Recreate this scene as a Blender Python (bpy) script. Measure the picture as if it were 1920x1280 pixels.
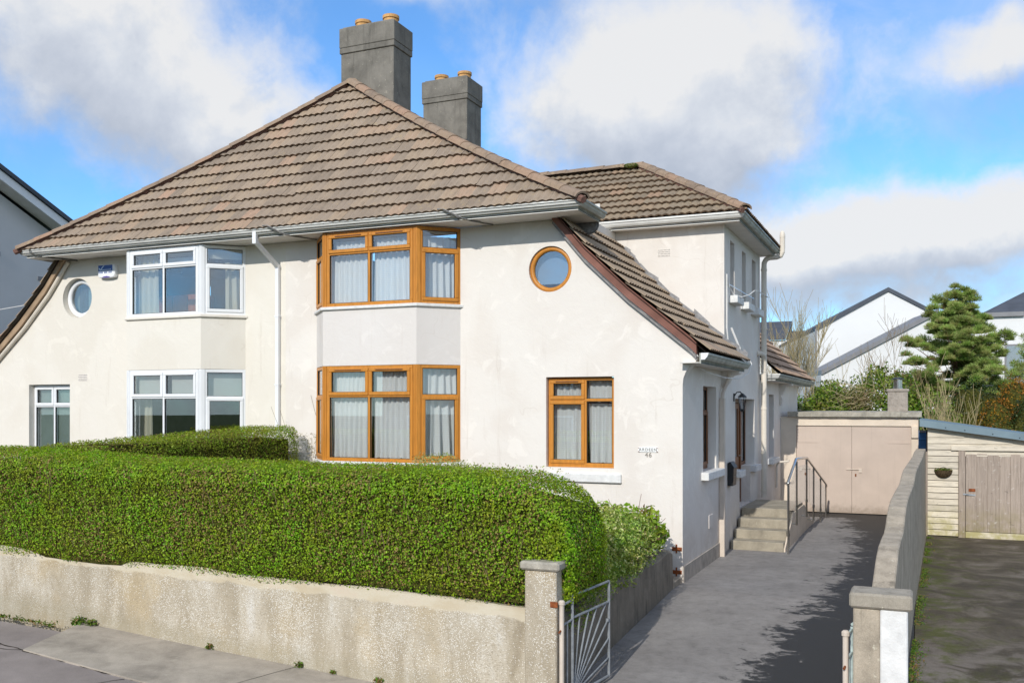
import bpy, bmesh, math, random
import numpy as np
from mathutils import Vector, Matrix, noise
from mathutils.geometry import tessellate_polygon

R = math.radians
random.seed(7)
rng = np.random.default_rng(11)
for o in list(bpy.data.objects):
    bpy.data.objects.remove(o)
scene = bpy.context.scene
COL = scene.collection

# ------------------------------------------------------------------ camera
HC = 2.772                                  # lens height above the drive at the house corner (m)
cam_data = bpy.data.cameras.new("camera")
cam_data.sensor_width = 36.0
cam_data.lens = 33.28
cam_data.shift_y = 0.0646
cam_data.clip_start = 0.1
cam_data.clip_end = 3000.0
cam = bpy.data.objects.new("camera", cam_data)
COL.objects.link(cam)
cam.location = (0.0, 0.0, HC)
cam.rotation_euler = (R(90), 0, R(23.45))
scene.camera = cam

# ------------------------------------------------------------------ sun, sky, exposure
SUN_EL, SUN_AZ = R(28.8), R(178.6)          # azimuth clockwise from +Y (the depth axis): behind the camera, a little to the left
sun_data = bpy.data.lights.new("sun", 'SUN')
sun_data.energy = 2.2
sun_data.angle = R(0.53)
sun_data.color = (1.0, 0.955, 0.88)
sun = bpy.data.objects.new("sun", sun_data)
COL.objects.link(sun)
to_sun = Vector((math.cos(SUN_EL) * math.sin(SUN_AZ), math.cos(SUN_EL) * math.cos(SUN_AZ), math.sin(SUN_EL)))
sun.rotation_euler = to_sun.to_track_quat('Z', 'Y').to_euler()
sun.location = (-6, -20, 25)

scene.view_settings.view_transform = 'Standard'
scene.view_settings.look = 'None'
scene.view_settings.exposure = 0.59
scene.view_settings.gamma = 1.0
scene.view_settings.use_curve_mapping = False


class NT:
    """small helper for writing node trees"""
    def __init__(s, tree):
        s.t = tree
        s.n = tree.nodes
        s.l = tree.links

    def node(s, kind, **kw):
        n = s.n.new(kind)
        for k, v in kw.items():
            setattr(n, k, v)
        return n

    def put(s, sock, v):
        if v is None:
            return
        if isinstance(v, bpy.types.NodeSocket):
            s.l.new(v, sock)
        else:
            if sock.type in ('RGBA',) and len(v) == 3:
                v = (*v, 1.0)
            sock.default_value = v

    def math(s, op, a, b=None, c=None, clamp=False):
        n = s.node('ShaderNodeMath', operation=op)
        n.use_clamp = clamp
        for i, v in enumerate((a, b, c)):
            if v is not None:
                s.put(n.inputs[i], v)
        return n.outputs[0]

    def vmath(s, op, a, b=None):
        n = s.node('ShaderNodeVectorMath', operation=op)
        s.put(n.inputs[0], a)
        if b is not None:
            s.put(n.inputs[1], b)
        return n.outputs['Value'] if op in ('DOT_PRODUCT', 'LENGTH') else n.outputs['Vector']

    def mix(s, f, a, b, blend='MIX'):
        n = s.node('ShaderNodeMix', data_type='RGBA', blend_type=blend)
        s.put(n.inputs[0], f)
        s.put(n.inputs[6], a)
        s.put(n.inputs[7], b)
        return n.outputs[2]

    def noise(s, vec, scale, detail=4, rough=0.55, dist=0.0):
        n = s.node('ShaderNodeTexNoise')
        s.put(n.inputs['Vector'], vec)
        n.inputs['Scale'].default_value = scale
        n.inputs['Detail'].default_value = detail
        n.inputs['Roughness'].default_value = rough
        n.inputs['Distortion'].default_value = dist
        return n.outputs['Fac']

    def node_noise_color(s, vec, scale):
        n = s.node('ShaderNodeTexNoise')
        s.put(n.inputs['Vector'], vec)
        n.inputs['Scale'].default_value = scale
        return n.outputs['Color']

    def ramp(s, fac, stops, interp='LINEAR'):
        n = s.node('ShaderNodeValToRGB')
        n.color_ramp.interpolation = interp
        els = n.color_ramp.elements
        while len(els) < len(stops):
            els.new(0.5)
        for e, (p, c) in zip(els, stops):
            e.position = p
            if isinstance(c, (int, float)):
                c = (c, c, c)
            e.color = (*c, 1.0)
        s.put(n.inputs[0], fac)
        return n.outputs[0]

    def step(s, v, lo, hi):
        n = s.node('ShaderNodeMapRange', interpolation_type='SMOOTHSTEP')
        s.put(n.inputs[0], v)
        n.inputs[1].default_value = lo
        n.inputs[2].default_value = hi
        return n.outputs[0]

    def scale_vec(s, vec, xyz):
        n = s.node('ShaderNodeMapping')
        s.put(n.inputs['Vector'], vec)
        n.inputs['Scale'].default_value = xyz
        return n.outputs[0]


world = bpy.data.worlds.new("World")
scene.world = world
world.use_nodes = True
W = NT(world.node_tree)
W.n.clear()
sky = W.node('ShaderNodeTexSky', sky_type='NISHITA')
sky.sun_disc = False
sky.sun_elevation = SUN_EL
sky.sun_rotation = SUN_AZ
sky.altitude = 20
sky.air_density = 1.0
sky.dust_density = 0.25
sky.ozone_density = 3.2
SKY_STRENGTH = 0.15
geo = W.node('ShaderNodeTexCoord').outputs['Generated']
sep = W.node('ShaderNodeSeparateXYZ')
W.put(sep.inputs[0], geo)
az = W.math('MULTIPLY', W.math('ARCTAN2', sep.outputs[0], sep.outputs[1]), 180 / math.pi)     # degrees from +Y towards +X
el = W.math('MULTIPLY', W.math('ARCSINE', sep.outputs[2]), 180 / math.pi)
# banks of cloud: centre azimuth, centre elevation, half width, half height, weight
BANKS = [
    (-50, 21.5, 8.0, 4.5, 0.9), (-44, 17.5, 7.5, 4.2, 0.95), (-38.5, 14.5, 6.0, 3.0, 0.6),
    (-13.5, 19.5, 8.5, 5.0, 1.15), (-18, 16, 6.0, 4.0, 0.6), (-11, 14.5, 6.0, 3.0, 0.7), (-21, 10.5, 5.0, 2.0, 0.3),
    (3.5, 18.5, 4.5, 2.6, 0.95), (-31.5, 24.5, 5.0, 1.8, 0.45), (-22, 25.5, 6.0, 2.2, 0.5),
    (-3.0, 9.4, 6.5, 2.3, 0.95), (3.5, 10.0, 4.5, 2.2, 0.95), (-9, 9.0, 5.0, 2.0, 0.75), (0, 6.0, 14.0, 1.6, 0.6), (-50, 9.5, 2.5, 1.2, 0.5),
]


def cloud_density(direction, lift):
    """cloud thickness along a direction; lift: looked up so many degrees higher"""
    wob = W.node('ShaderNodeTexNoise')
    wob.inputs['Scale'].default_value = 7.0
    wob.inputs['Detail'].default_value = 6
    wob.inputs['Roughness'].default_value = 0.58
    W.put(wob.inputs['Vector'], direction)
    wsep = W.node('ShaderNodeSeparateXYZ')
    W.put(wsep.inputs[0], wob.outputs['Color'])
    azw = W.math('ADD', az, W.math('MULTIPLY', W.math('SUBTRACT', wsep.outputs[0], 0.5), 8.5))
    elw = W.math('ADD', W.math('ADD', el, lift), W.math('MULTIPLY', W.math('SUBTRACT', wsep.outputs[1], 0.5), 6.0))
    total = None
    for (a, e, ra, re, w) in BANKS:
        da = W.math('DIVIDE', W.math('SUBTRACT', azw, a), ra)
        de = W.math('DIVIDE', W.math('SUBTRACT', elw, e), re)
        r2 = W.math('ADD', W.math('MULTIPLY', da, da), W.math('MULTIPLY', de, de))
        g = W.math('MULTIPLY', W.math('EXPONENT', W.math('MULTIPLY', r2, -1.0)), w)
        total = g if total is None else W.math('ADD', total, g)
    # broken cloud added outside the view, to fill the shade with neutral light
    far = W.noise(direction, 2.3, 6, 0.55, 0.3)
    total = W.math('ADD', total, W.math('MULTIPLY', outer, W.math('ADD', W.math('MULTIPLY', W.math('SUBTRACT', far, 0.5), 1.6), 0.55)))
    fine = W.noise(direction, 11.0, 10, 0.60, 0.2)
    return W.math('ADD', total, W.math('MULTIPLY', W.math('SUBTRACT', fine, 0.5), 1.25)), fine


outer = W.math('MAXIMUM', W.step(W.math('ABSOLUTE', W.math('ADD', az, 22.0)), 36.0, 62.0), W.step(el, 29.0, 42.0))
density, fine = cloud_density(geo, 0.0)
above, fine_up = cloud_density(W.vmath('ADD', geo, (0.0, 0.0, 0.045)), 2.6)
cover = W.step(density, 0.02, 0.92)
# cloud tone: the upper edges catch the sun, what lies under thicker cloud is blue-grey
tone = W.math('SUBTRACT', W.math('MULTIPLY', W.math('SUBTRACT', density, above), 0.85), W.math('MULTIPLY', W.math('MINIMUM', above, 1.1), 0.26))
cloud = W.ramp(W.math('ADD', tone, 0.77, clamp=True),
               [(0.10, (0.58, 0.635, 0.74)), (0.38, (0.70, 0.75, 0.845)), (0.62, (0.84, 0.88, 0.945)), (0.85, (1.0, 1.0, 1.0))])
cl = W.node('ShaderNodeVectorMath', operation='SCALE')
W.put(cl.inputs[0], cloud)
cl.inputs['Scale'].default_value = 0.565 / SKY_STRENGTH
air = W.mix(1.0, sky.outputs[0], (0.43, 0.73, 0.95), 'MULTIPLY')
veil = W.math('ADD', W.math('MULTIPLY', W.step(W.noise(geo, 4.0, 8, 0.62, 0.8), 0.44, 0.72), 0.34), 0.07)          # thin high cloud
skycol = W.mix(W.math('MULTIPLY', W.math('MAXIMUM', cover, veil), 0.97), air, cl.outputs[0])
bg = W.node('ShaderNodeBackground')
W.put(bg.inputs['Color'], skycol)
bg.inputs['Strength'].default_value = SKY_STRENGTH
wo = W.node('ShaderNodeOutputWorld')
W.l.new(bg.outputs[0], wo.inputs['Surface'])

# ------------------------------------------------------------------ materials
def new_mat(name):
    m = bpy.data.materials.new(name)
    m.use_nodes = True
    t = NT(m.node_tree)
    t.n.clear()
    out = t.node('ShaderNodeOutputMaterial')
    return m, t, out


def principled(t, out, color, rough=0.8, spec=0.3, metal=0.0, bump=None, bump_dist=0.01, bump_strength=1.0):
    p = t.node('ShaderNodeBsdfPrincipled')
    t.put(p.inputs['Base Color'], color)
    t.put(p.inputs['Roughness'], rough)
    p.inputs['Specular IOR Level'].default_value = spec
    p.inputs['Metallic'].default_value = metal
    if bump is not None:
        b = t.node('ShaderNodeBump')
        b.inputs['Distance'].default_value = bump_dist
        b.inputs['Strength'].default_value = bump_strength
        t.put(b.inputs['Height'], bump)
        t.l.new(b.outputs[0], p.inputs['Normal'])
    t.l.new(p.outputs[0], out.inputs['Surface'])
    return p


def pos(t):
    return t.node('ShaderNodeNewGeometry').outputs['Position']


def simple(name, c, rough=0.7, spec=0.3, metal=0.0, var=0.12, scale=3.0, bump=0.0, bscale=60.0, grain=0.0):
    """one colour with broad tonal wear, fine grain and a little relief"""
    m, t, out = new_mat(name)
    P = pos(t)
    n1 = t.noise(P, scale, 6, 0.6)
    dark = tuple(v * (1 - 1.6 * var) for v in c)
    light = tuple(min(0.95, v * (1 + 0.9 * var)) for v in c)
    col = t.ramp(n1, [(0.3, dark), (0.7, light)])
    if grain:
        n2 = t.noise(P, 140, 3, 0.7)
        col = t.mix(1.0, col, t.ramp(n2, [(0.3, 1 - grain), (0.7, 1 + grain)]), 'MULTIPLY')
    principled(t, out, col, rough, spec, metal, t.noise(P, bscale, 4, 0.65) if bump else None, bump if bump else 0.01)
    return m


def render_wall(name, base, patch, dirt, seed=0.0, hi=0.35):
    """painted render: broad repaired patches, faint dirt runs, trowel relief, flaked dots"""
    m, t, out = new_mat(name)
    P = t.vmath('ADD', pos(t), (seed, seed * 1.7, seed * 0.6))
    big = t.noise(P, 0.75, 5, 0.5, 0.6)
    mid = t.noise(P, 2.6, 6, 0.62, 0.9)
    col = t.mix(t.step(big, 0.42, 0.62), base, patch)
    col = t.mix(t.math('MULTIPLY', t.step(mid, 0.56, 0.66), hi), col, tuple(min(0.93, v * 1.09) for v in base))
    runs = t.noise(t.scale_vec(P, (5.0, 5.0, 0.55)), 1.0, 7, 0.7)
    col = t.mix(t.math('MULTIPLY', t.step(runs, 0.56, 0.78), 0.42), col, dirt)
    vo = t.node('ShaderNodeTexVoronoi', feature='DISTANCE_TO_EDGE')
    vo.inputs['Scale'].default_value = 0.62
    t.put(vo.inputs['Vector'], t.vmath('ADD', P, t.vmath('MULTIPLY', t.node_noise_color(P, 1.7), (0.9, 0.9, 0.9))))
    crack = t.math('MULTIPLY', t.math('LESS_THAN', vo.outputs['Distance'], 0.0042), t.step(t.noise(P, 1.3, 3), 0.50, 0.56))
    col = t.mix(t.math('MULTIPLY', crack, 0.2), col, dirt)
    spots = t.noise(P, 30, 3, 0.6)
    col = t.mix(t.math('MULTIPLY', t.step(spots, 0.70, 0.74), 0.35), col, dirt)
    sp = t.node('ShaderNodeSeparateXYZ')
    t.put(sp.inputs[0], pos(t))
    foot = t.math('MULTIPLY', t.math('SUBTRACT', 1.0, t.step(sp.outputs[2], 0.05, 1.1)), t.step(mid, 0.40, 0.62))
    col = t.mix(t.math('MULTIPLY', foot, 0.45), col, dirt)
    h = t.math('ADD', t.math('MULTIPLY', t.noise(P, 55, 4, 0.6), 0.25), t.math('MULTIPLY', mid, 1.0))
    h = t.math('ADD', h, t.math('MULTIPLY', t.noise(P, 9, 3, 0.5), 0.5))
    principled(t, out, col, 0.85, 0.2, 0, h, 0.012, 0.6)
    return m


def pebbledash(name, band=False):
    m, t, out = new_mat(name)
    P = pos(t)
    patch = t.noise(t.scale_vec(P, (1.5, 1.5, 0.5)), 2.0, 7, 0.66, 0.4)
    col = t.ramp(patch, [(0.28, (0.32, 0.27, 0.195)), (0.45, (0.45, 0.39, 0.295)), (0.58, (0.55, 0.495, 0.40)), (0.72, (0.65, 0.62, 0.56))])
    yel = t.noise(P, 1.1, 3)
    col = t.mix(t.math('MULTIPLY', t.step(yel, 0.5, 0.7), 0.4), col, (0.54, 0.41, 0.22))
    v = t.node('ShaderNodeTexVoronoi')
    v.inputs['Scale'].default_value = 88
    t.put(v.inputs['Vector'], P)
    sh = t.node('ShaderNodeSeparateColor')
    t.put(sh.inputs[0], v.outputs['Color'])
    white = t.noise(t.scale_vec(P, (1.3, 1.3, 0.42)), 1.9, 4, 0.6)
    thr = t.math('SUBTRACT', 0.93, t.math('MULTIPLY', t.step(white, 0.40, 0.66), 0.55))
    speck = t.math('GREATER_THAN', sh.outputs[0], thr)
    speck = t.math('MULTIPLY', speck, t.math('LESS_THAN', v.outputs['Distance'], 0.42))
    col = t.mix(t.math('MULTIPLY', speck, 0.8), col, (0.88, 0.86, 0.80))
    darkp = t.math('MULTIPLY', t.math('LESS_THAN', sh.outputs[1], 0.14), 0.45)
    col = t.mix(darkp, col, (0.30, 0.25, 0.18))
    h = t.math('SUBTRACT', 1.0, v.outputs['Distance'])
    if band:                                   # smooth cement band along the sloping top of the wall
        sp = t.node('ShaderNodeSeparateXYZ')
        t.put(sp.inputs[0], P)
        s_ = t.math('ADD', sp.outputs[2], t.math('SUBTRACT', t.math('MULTIPLY', sp.outputs[0], 0.0239), 0.635))
        s_ = t.math('ADD', s_, t.math('MULTIPLY', t.math('SUBTRACT', t.noise(P, 3.0, 4), 0.5), 0.16))
        top = t.step(s_, -0.145, -0.115)
        tb = t.ramp(t.noise(t.scale_vec(P, (1, 1, 3)), 2.2, 5, 0.6), [(0.35, (0.54, 0.46, 0.33)), (0.55, (0.60, 0.54, 0.42)), (0.7, (0.60, 0.50, 0.39))])
        col = t.mix(t.math('MULTIPLY', top, 0.9), col, tb)
        h = t.math('MULTIPLY', h, t.math('SUBTRACT', 1.0, t.math('MULTIPLY', top, 0.85)))
        foot = t.math('SUBTRACT', 1.0, t.step(t.math('ADD', sp.outputs[2], t.math('MULTIPLY', sp.outputs[0], 0.062)), -0.55, -0.30))
        col = t.mix(t.math('MULTIPLY', foot, 0.45), col, (0.33, 0.29, 0.20))
    principled(t, out, col, 0.9, 0.2, 0, h, 0.008, 0.7)
    return m


def concrete(name, c, lichen=0.25, runs=0.5, scale=1.0, bump=0.006):
    m, t, out = new_mat(name)
    P = pos(t)
    n = t.noise(P, 3.2 * scale, 7, 0.65, 0.3)
    col = t.ramp(n, [(0.25, tuple(v * 0.62 for v in c)), (0.5, c), (0.75, tuple(v * 1.32 for v in c))])
    rn = t.noise(t.scale_vec(P, (7, 7, 0.7)), 1.0, 6, 0.7)
    col = t.mix(t.math('MULTIPLY', t.step(rn, 0.5, 0.75), runs), col, tuple(v * 0.45 for v in c))
    g = t.noise(P, 120, 3, 0.7)
    col = t.mix(1.0, col, t.ramp(g, [(0.3, 0.82), (0.7, 1.16)]), 'MULTIPLY')
    li = t.noise(P, 18, 4, 0.6)
    col = t.mix(t.math('MULTIPLY', t.step(li, 0.64, 0.70), lichen), col, (0.62, 0.58, 0.46))
    principled(t, out, col, 0.9, 0.2, 0, t.math('ADD', n, t.math('MULTIPLY', g, 0.35)), bump, 0.8)
    return m


def tile_mat(name, c, dark=False):
    """concrete roof tile: a tone of its own for every tile, lichen, grit"""
    m, t, out = new_mat(name)
    P = pos(t)
    rnd = t.node('ShaderNodeObjectInfo').outputs['Random']
    col = t.ramp(rnd, [(0.0, tuple(v * 0.80 for v in c)), (0.5, c), (0.82, (c[0] * 1.12, c[1] * 1.08, c[2] * 1.0)), (1.0, (c[0] * 1.3, c[1] * 1.1, c[2] * 1.02))])
    big = t.noise(P, 1.3, 5, 0.6)
    col = t.mix(t.math('MULTIPLY', t.step(big, 0.42, 0.66), 0.5), col, (c[0] * 1.22, c[1] * 1.18, c[2] * 1.1))
    st = t.noise(t.scale_vec(P, (14, 3, 3)), 1.0, 5, 0.65)
    col = t.mix(t.math('MULTIPLY', t.step(st, 0.5, 0.72), 0.55), col, tuple(v * 0.55 for v in c))
    li = t.math('ADD', t.noise(P, 9, 6, 0.7), t.math('MULTIPLY', t.math('SUBTRACT', t.noise(P, 1.1, 4), 0.5), 0.35))
    col = t.mix(t.math('MULTIPLY', t.step(li, 0.58, 0.69), 0.65), col, (0.42, 0.32, 0.19))
    li2 = t.noise(P, 33, 4, 0.6)
    col = t.mix(t.math('MULTIPLY', t.step(li2, 0.66, 0.71), 0.55), col, (0.46, 0.43, 0.37))
    g = t.noise(P, 170, 3, 0.7)
    col = t.mix(1.0, col, t.ramp(g, [(0.3, 0.72), (0.7, 1.25)]), 'MULTIPLY')
    principled(t, out, col, 0.92, 0.15, 0, t.math('ADD', g, t.math('MULTIPLY', st, 0.5)), 0.006, 0.7)
    return m


def wood_frame(name, c):
    m, t, out = new_mat(name)
    P = pos(t)
    w = t.noise(t.scale_vec(P, (26, 26, 3.0)), 1.0, 5, 0.6, 0.8)
    w2 = t.noise(P, 2.5, 3)
    col = t.ramp(w, [(0.3, tuple(v * 0.78 for v in c)), (0.7, tuple(v * 1.15 for v in c))])
    col = t.mix(t.math('MULTIPLY', w2, 0.25), col, tuple(v * 0.75 for v in c))
    principled(t, out, col, 0.42, 0.4)
    return m


def old_boards(name, c, green, warm=False):
    m, t, out = new_mat(name)
    P = pos(t)
    rnd = t.node('ShaderNodeObjectInfo').outputs['Random']
    if warm:
        w = t.noise(t.scale_vec(P, (3, 3, 26)), 1.0, 6, 0.65, 0.5)
    else:
        w = t.noise(t.scale_vec(P, (30, 30, 2.0)), 1.0, 6, 0.65, 0.5)
    col = t.ramp(w, [(0.28, tuple(v * 0.66 for v in c)), (0.5, c), (0.75, tuple(min(0.9, v * 1.22) for v in c))])
    col = t.mix(1.0, col, t.ramp(rnd, [(0.0, 0.84), (1.0, 1.12)]), 'MULTIPLY')
    sp = t.node('ShaderNodeSeparateXYZ')
    t.put(sp.inputs[0], P)
    low = t.math('SUBTRACT', 1.0, t.step(sp.outputs[2], 0.05, 0.9))
    n = t.noise(P, 5, 5, 0.6)
    col = t.mix(t.math('MULTIPLY', t.math('MULTIPLY', low, t.step(n, 0.3, 0.65)), 0.75), col, green)
    wh = t.noise(P, 11, 4, 0.65)
    col = t.mix(t.math('MULTIPLY', t.step(wh, 0.60, 0.72), 0.5), col, (0.62, 0.57, 0.51))
    kn = t.noise(t.scale_vec(P, (6, 6, 9)), 1.0, 2)
    col = t.mix(t.math('MULTIPLY', t.step(kn, 0.70, 0.74), 0.5), col, tuple(v * 0.5 for v in c))
    principled(t, out, col, 0.85, 0.2, 0, w, 0.006, 0.5)
    return m


def glass_mat(name, refl=0.16, tint=(0.96, 0.975, 0.975)):
    m, t, out = new_mat(name)
    tr = t.node('ShaderNodeBsdfTransparent')
    tr.inputs['Color'].default_value = (*tint, 1)
    gl = t.node('ShaderNodeBsdfGlossy')
    gl.inputs['Roughness'].default_value = 0.0
    gl.inputs['Color'].default_value = (0.92, 0.96, 1.0, 1)
    P = pos(t)
    b = t.node('ShaderNodeBump')
    b.inputs['Distance'].default_value = 0.002
    b.inputs['Strength'].default_value = 0.06
    t.put(b.inputs['Height'], t.noise(P, 1.6, 2))
    t.l.new(b.outputs[0], gl.inputs['Normal'])
    ge = t.node('ShaderNodeNewGeometry')
    cs = t.math('ABSOLUTE', t.vmath('DOT_PRODUCT', ge.outputs['Incoming'], ge.outputs['Normal']))
    f = t.math('ADD', t.math('MULTIPLY', t.math('POWER', t.math('SUBTRACT', 1.0, cs), 4.0), 0.8), refl, clamp=True)
    mx = t.node('ShaderNodeMixShader')
    t.put(mx.inputs[0], f)
    t.l.new(tr.outputs[0], mx.inputs[1])
    t.l.new(gl.outputs[0], mx.inputs[2])
    t.l.new(mx.outputs[0], out.inputs['Surface'])
    return m


def cloth_mat(name, c, weave=True):
    m, t, out = new_mat(name)
    P = pos(t)
    col = c
    if weave:
        sp = t.node('ShaderNodeSeparateXYZ')
        t.put(sp.inputs[0], P)
        wv = t.math('SINE', t.math('MULTIPLY', sp.outputs[2], 2 * math.pi / 0.032))
        n = t.noise(P, 6, 3)
        col = t.mix(t.math('MULTIPLY', t.step(wv, 0.55, 0.95), t.math('MULTIPLY', n, 0.4)), c, tuple(v * 0.55 for v in c))
    d = t.node('ShaderNodeBsdfDiffuse')
    t.put(d.inputs['Color'], col)
    tl = t.node('ShaderNodeBsdfTranslucent')
    t.put(tl.inputs['Color'], col)
    mx = t.node('ShaderNodeMixShader')
    mx.inputs[0].default_value = 0.3
    t.l.new(d.outputs[0], mx.inputs[1])
    t.l.new(tl.outputs[0], mx.inputs[2])
    t.l.new(mx.outputs[0], out.inputs['Surface'])
    return m


def leaf_mat(name, stops, brown=None, brown_amt=0.35, trans=0.35, rough=0.45, pscale=1.6, spec=0.35):
    """leaf: the colour of each leaf comes from its own random number; some patches carry dead leaves"""
    m, t, out = new_mat(name)
    a = t.node('ShaderNodeAttribute', attribute_name='tint')
    P = pos(t)
    col = t.ramp(a.outputs['Fac'], stops)
    tn = t.noise(P, pscale * 2.0, 5, 0.65)
    col = t.mix(1.0, col, t.ramp(tn, [(0.34, (1.0, 0.80, 1.0)), (0.5, (0.92, 0.98, 0.9)), (0.64, (0.74, 1.10, 0.6))]), 'MULTIPLY')
    if brown:
        n = t.noise(P, pscale, 5, 0.65)
        a2 = t.math('FRACT', t.math('MULTIPLY', a.outputs['Fac'], 37.31))
        gate = t.math('LESS_THAN', a2, t.math('MULTIPLY', t.step(n, 0.38, 0.68), brown_amt * 2))
        col = t.mix(gate, col, brown)
    p = t.node('ShaderNodeBsdfPrincipled')
    t.put(p.inputs['Base Color'], col)
    p.inputs['Roughness'].default_value = rough
    p.inputs['Specular IOR Level'].default_value = spec
    tl = t.node('ShaderNodeBsdfTranslucent')
    t.put(tl.inputs['Color'], t.mix(1.0, col, (1.25, 1.25, 0.6), 'MULTIPLY'))
    mx = t.node('ShaderNodeMixShader')
    mx.inputs[0].default_value = trans
    t.l.new(p.outputs[0], mx.inputs[1])
    t.l.new(tl.outputs[0], mx.inputs[2])
    t.l.new(mx.outputs[0], out.inputs['Surface'])
    return m


def drive_mat():
    """tarmac drive drying in the sun: dry grey surface, damp dark surface along the boundary wall and by the garage"""
    m, t, out = new_mat("drive_tarmac")
    P = pos(t)
    sp = t.node('ShaderNodeSeparateXYZ')
    t.put(sp.inputs[0], P)
    x, y = sp.outputs[0], sp.outputs[1]
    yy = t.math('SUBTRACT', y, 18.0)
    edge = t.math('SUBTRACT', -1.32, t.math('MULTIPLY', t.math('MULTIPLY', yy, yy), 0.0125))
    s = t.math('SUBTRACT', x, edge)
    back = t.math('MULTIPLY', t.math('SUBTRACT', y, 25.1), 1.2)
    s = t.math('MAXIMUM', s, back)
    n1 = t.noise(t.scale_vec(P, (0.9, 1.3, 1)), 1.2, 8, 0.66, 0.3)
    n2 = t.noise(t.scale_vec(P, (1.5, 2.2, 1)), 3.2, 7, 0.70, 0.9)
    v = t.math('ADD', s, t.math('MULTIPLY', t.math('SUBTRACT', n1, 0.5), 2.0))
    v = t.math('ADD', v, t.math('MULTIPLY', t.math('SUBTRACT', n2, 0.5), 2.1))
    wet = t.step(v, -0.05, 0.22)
    g = t.noise(P, 150, 3, 0.75)
    b = t.noise(P, 1.1, 5, 0.6)
    dry = t.ramp(b, [(0.3, (0.235, 0.220, 0.208)), (0.7, (0.31, 0.291, 0.275))])
    dry = t.mix(1.0, dry, t.ramp(g, [(0.3, 0.74), (0.7, 1.24)]), 'MULTIPLY')
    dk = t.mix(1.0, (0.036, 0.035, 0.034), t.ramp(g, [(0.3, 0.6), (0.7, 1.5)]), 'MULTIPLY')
    md = t.noise(P, 5.5, 6, 0.7, 0.5)
    dry = t.mix(1.0, dry, t.ramp(md, [(0.32, 0.80), (0.5, 1.0), (0.68, 1.12)]), 'MULTIPLY')
    spots = t.step(t.noise(t.scale_vec(P, (1.6, 4, 1)), 4.5, 4, 0.7), 0.63, 0.70)
    dry = t.mix(t.math('MULTIPLY', spots, 0.45), dry, (0.07, 0.066, 0.06))
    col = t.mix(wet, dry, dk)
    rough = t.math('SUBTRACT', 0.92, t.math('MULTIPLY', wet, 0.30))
    principled(t, out, col, rough, 0.3, 0, g, 0.006, 0.8)
    return m


def yard_mat():
    """the neighbour's old tarmac: dark, damp, mossy towards the wall and shed, a paler worn patch near the street"""
    m, t, out = new_mat("yard_tarmac")
    P = pos(t)
    sp = t.node('ShaderNodeSeparateXYZ')
    t.put(sp.inputs[0], P)
    g = t.noise(P, 140, 3, 0.75)
    b = t.noise(P, 1.5, 9, 0.70, 0.5)
    col = t.ramp(b, [(0.30, (0.050, 0.042, 0.030)), (0.48, (0.095, 0.078, 0.055)), (0.60, (0.16, 0.135, 0.105)), (0.75, (0.23, 0.20, 0.165))])
    near = t.math('MULTIPLY', t.math('SUBTRACT', 1.0, t.step(sp.outputs[1], 9.5, 14.0)), t.step(b, 0.40, 0.52))
    col = t.mix(t.math('MULTIPLY', near, 0.85), col, (0.27, 0.24, 0.22))
    mo = t.noise(P, 2.6, 6, 0.65)
    wallside = t.math('SUBTRACT', 1.0, t.step(sp.outputs[0], 0.05, 1.0))
    col = t.mix(t.math('MULTIPLY', t.math('MULTIPLY', wallside, t.step(mo, 0.42, 0.6)), 0.7), col, (0.085, 0.10, 0.015))
    col = t.mix(t.math('MULTIPLY', t.step(mo, 0.52, 0.64), 0.4), col, (0.085, 0.085, 0.025))
    col = t.mix(1.0, col, t.ramp(g, [(0.3, 0.55), (0.7, 1.5)]), 'MULTIPLY')
    pale = t.step(t.noise(P, 55, 2), 0.73, 0.76)
    col = t.mix(t.math('MULTIPLY', pale, 0.35), col, (0.35, 0.32, 0.27))
    principled(t, out, col, 0.88, 0.25, 0, g, 0.008, 0.8)
    return m


def door_paint(name, c):
    """old gloss paint on boarded doors: faint board lines, scuffs, rust runs, chipped and dirty bottom edge"""
    m, t, out = new_mat(name)
    P = pos(t)
    sp = t.node('ShaderNodeSeparateXYZ')
    t.put(sp.inputs[0], P)
    n = t.noise(P, 1.3, 6, 0.6)
    col = t.ramp(n, [(0.3, tuple(v * 0.90 for v in c)), (0.7, tuple(v * 1.06 for v in c))])
    st = t.noise(t.scale_vec(P, (16, 16, 0.6)), 1.0, 6, 0.65)
    col = t.mix(t.math('MULTIPLY', t.step(st, 0.52, 0.74), 0.25), col, tuple(v * 0.72 for v in c))
    low = t.math('SUBTRACT', 1.0, t.step(t.math('ADD', sp.outputs[2], t.math('MULTIPLY', t.noise(P, 9, 5, 0.7), -0.45)), -0.24, 0.06))
    col = t.mix(t.math('MULTIPLY', low, 0.6), col, (0.22, 0.17, 0.12))
    chip = t.math('MULTIPLY', t.step(t.noise(P, 26, 3, 0.6), 0.68, 0.71), 0.4)
    col = t.mix(chip, col, (0.42, 0.27, 0.17))
    principled(t, out, col, 0.6, 0.3, 0, t.math('ADD', st, n), 0.004, 0.5)
    return m


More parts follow.
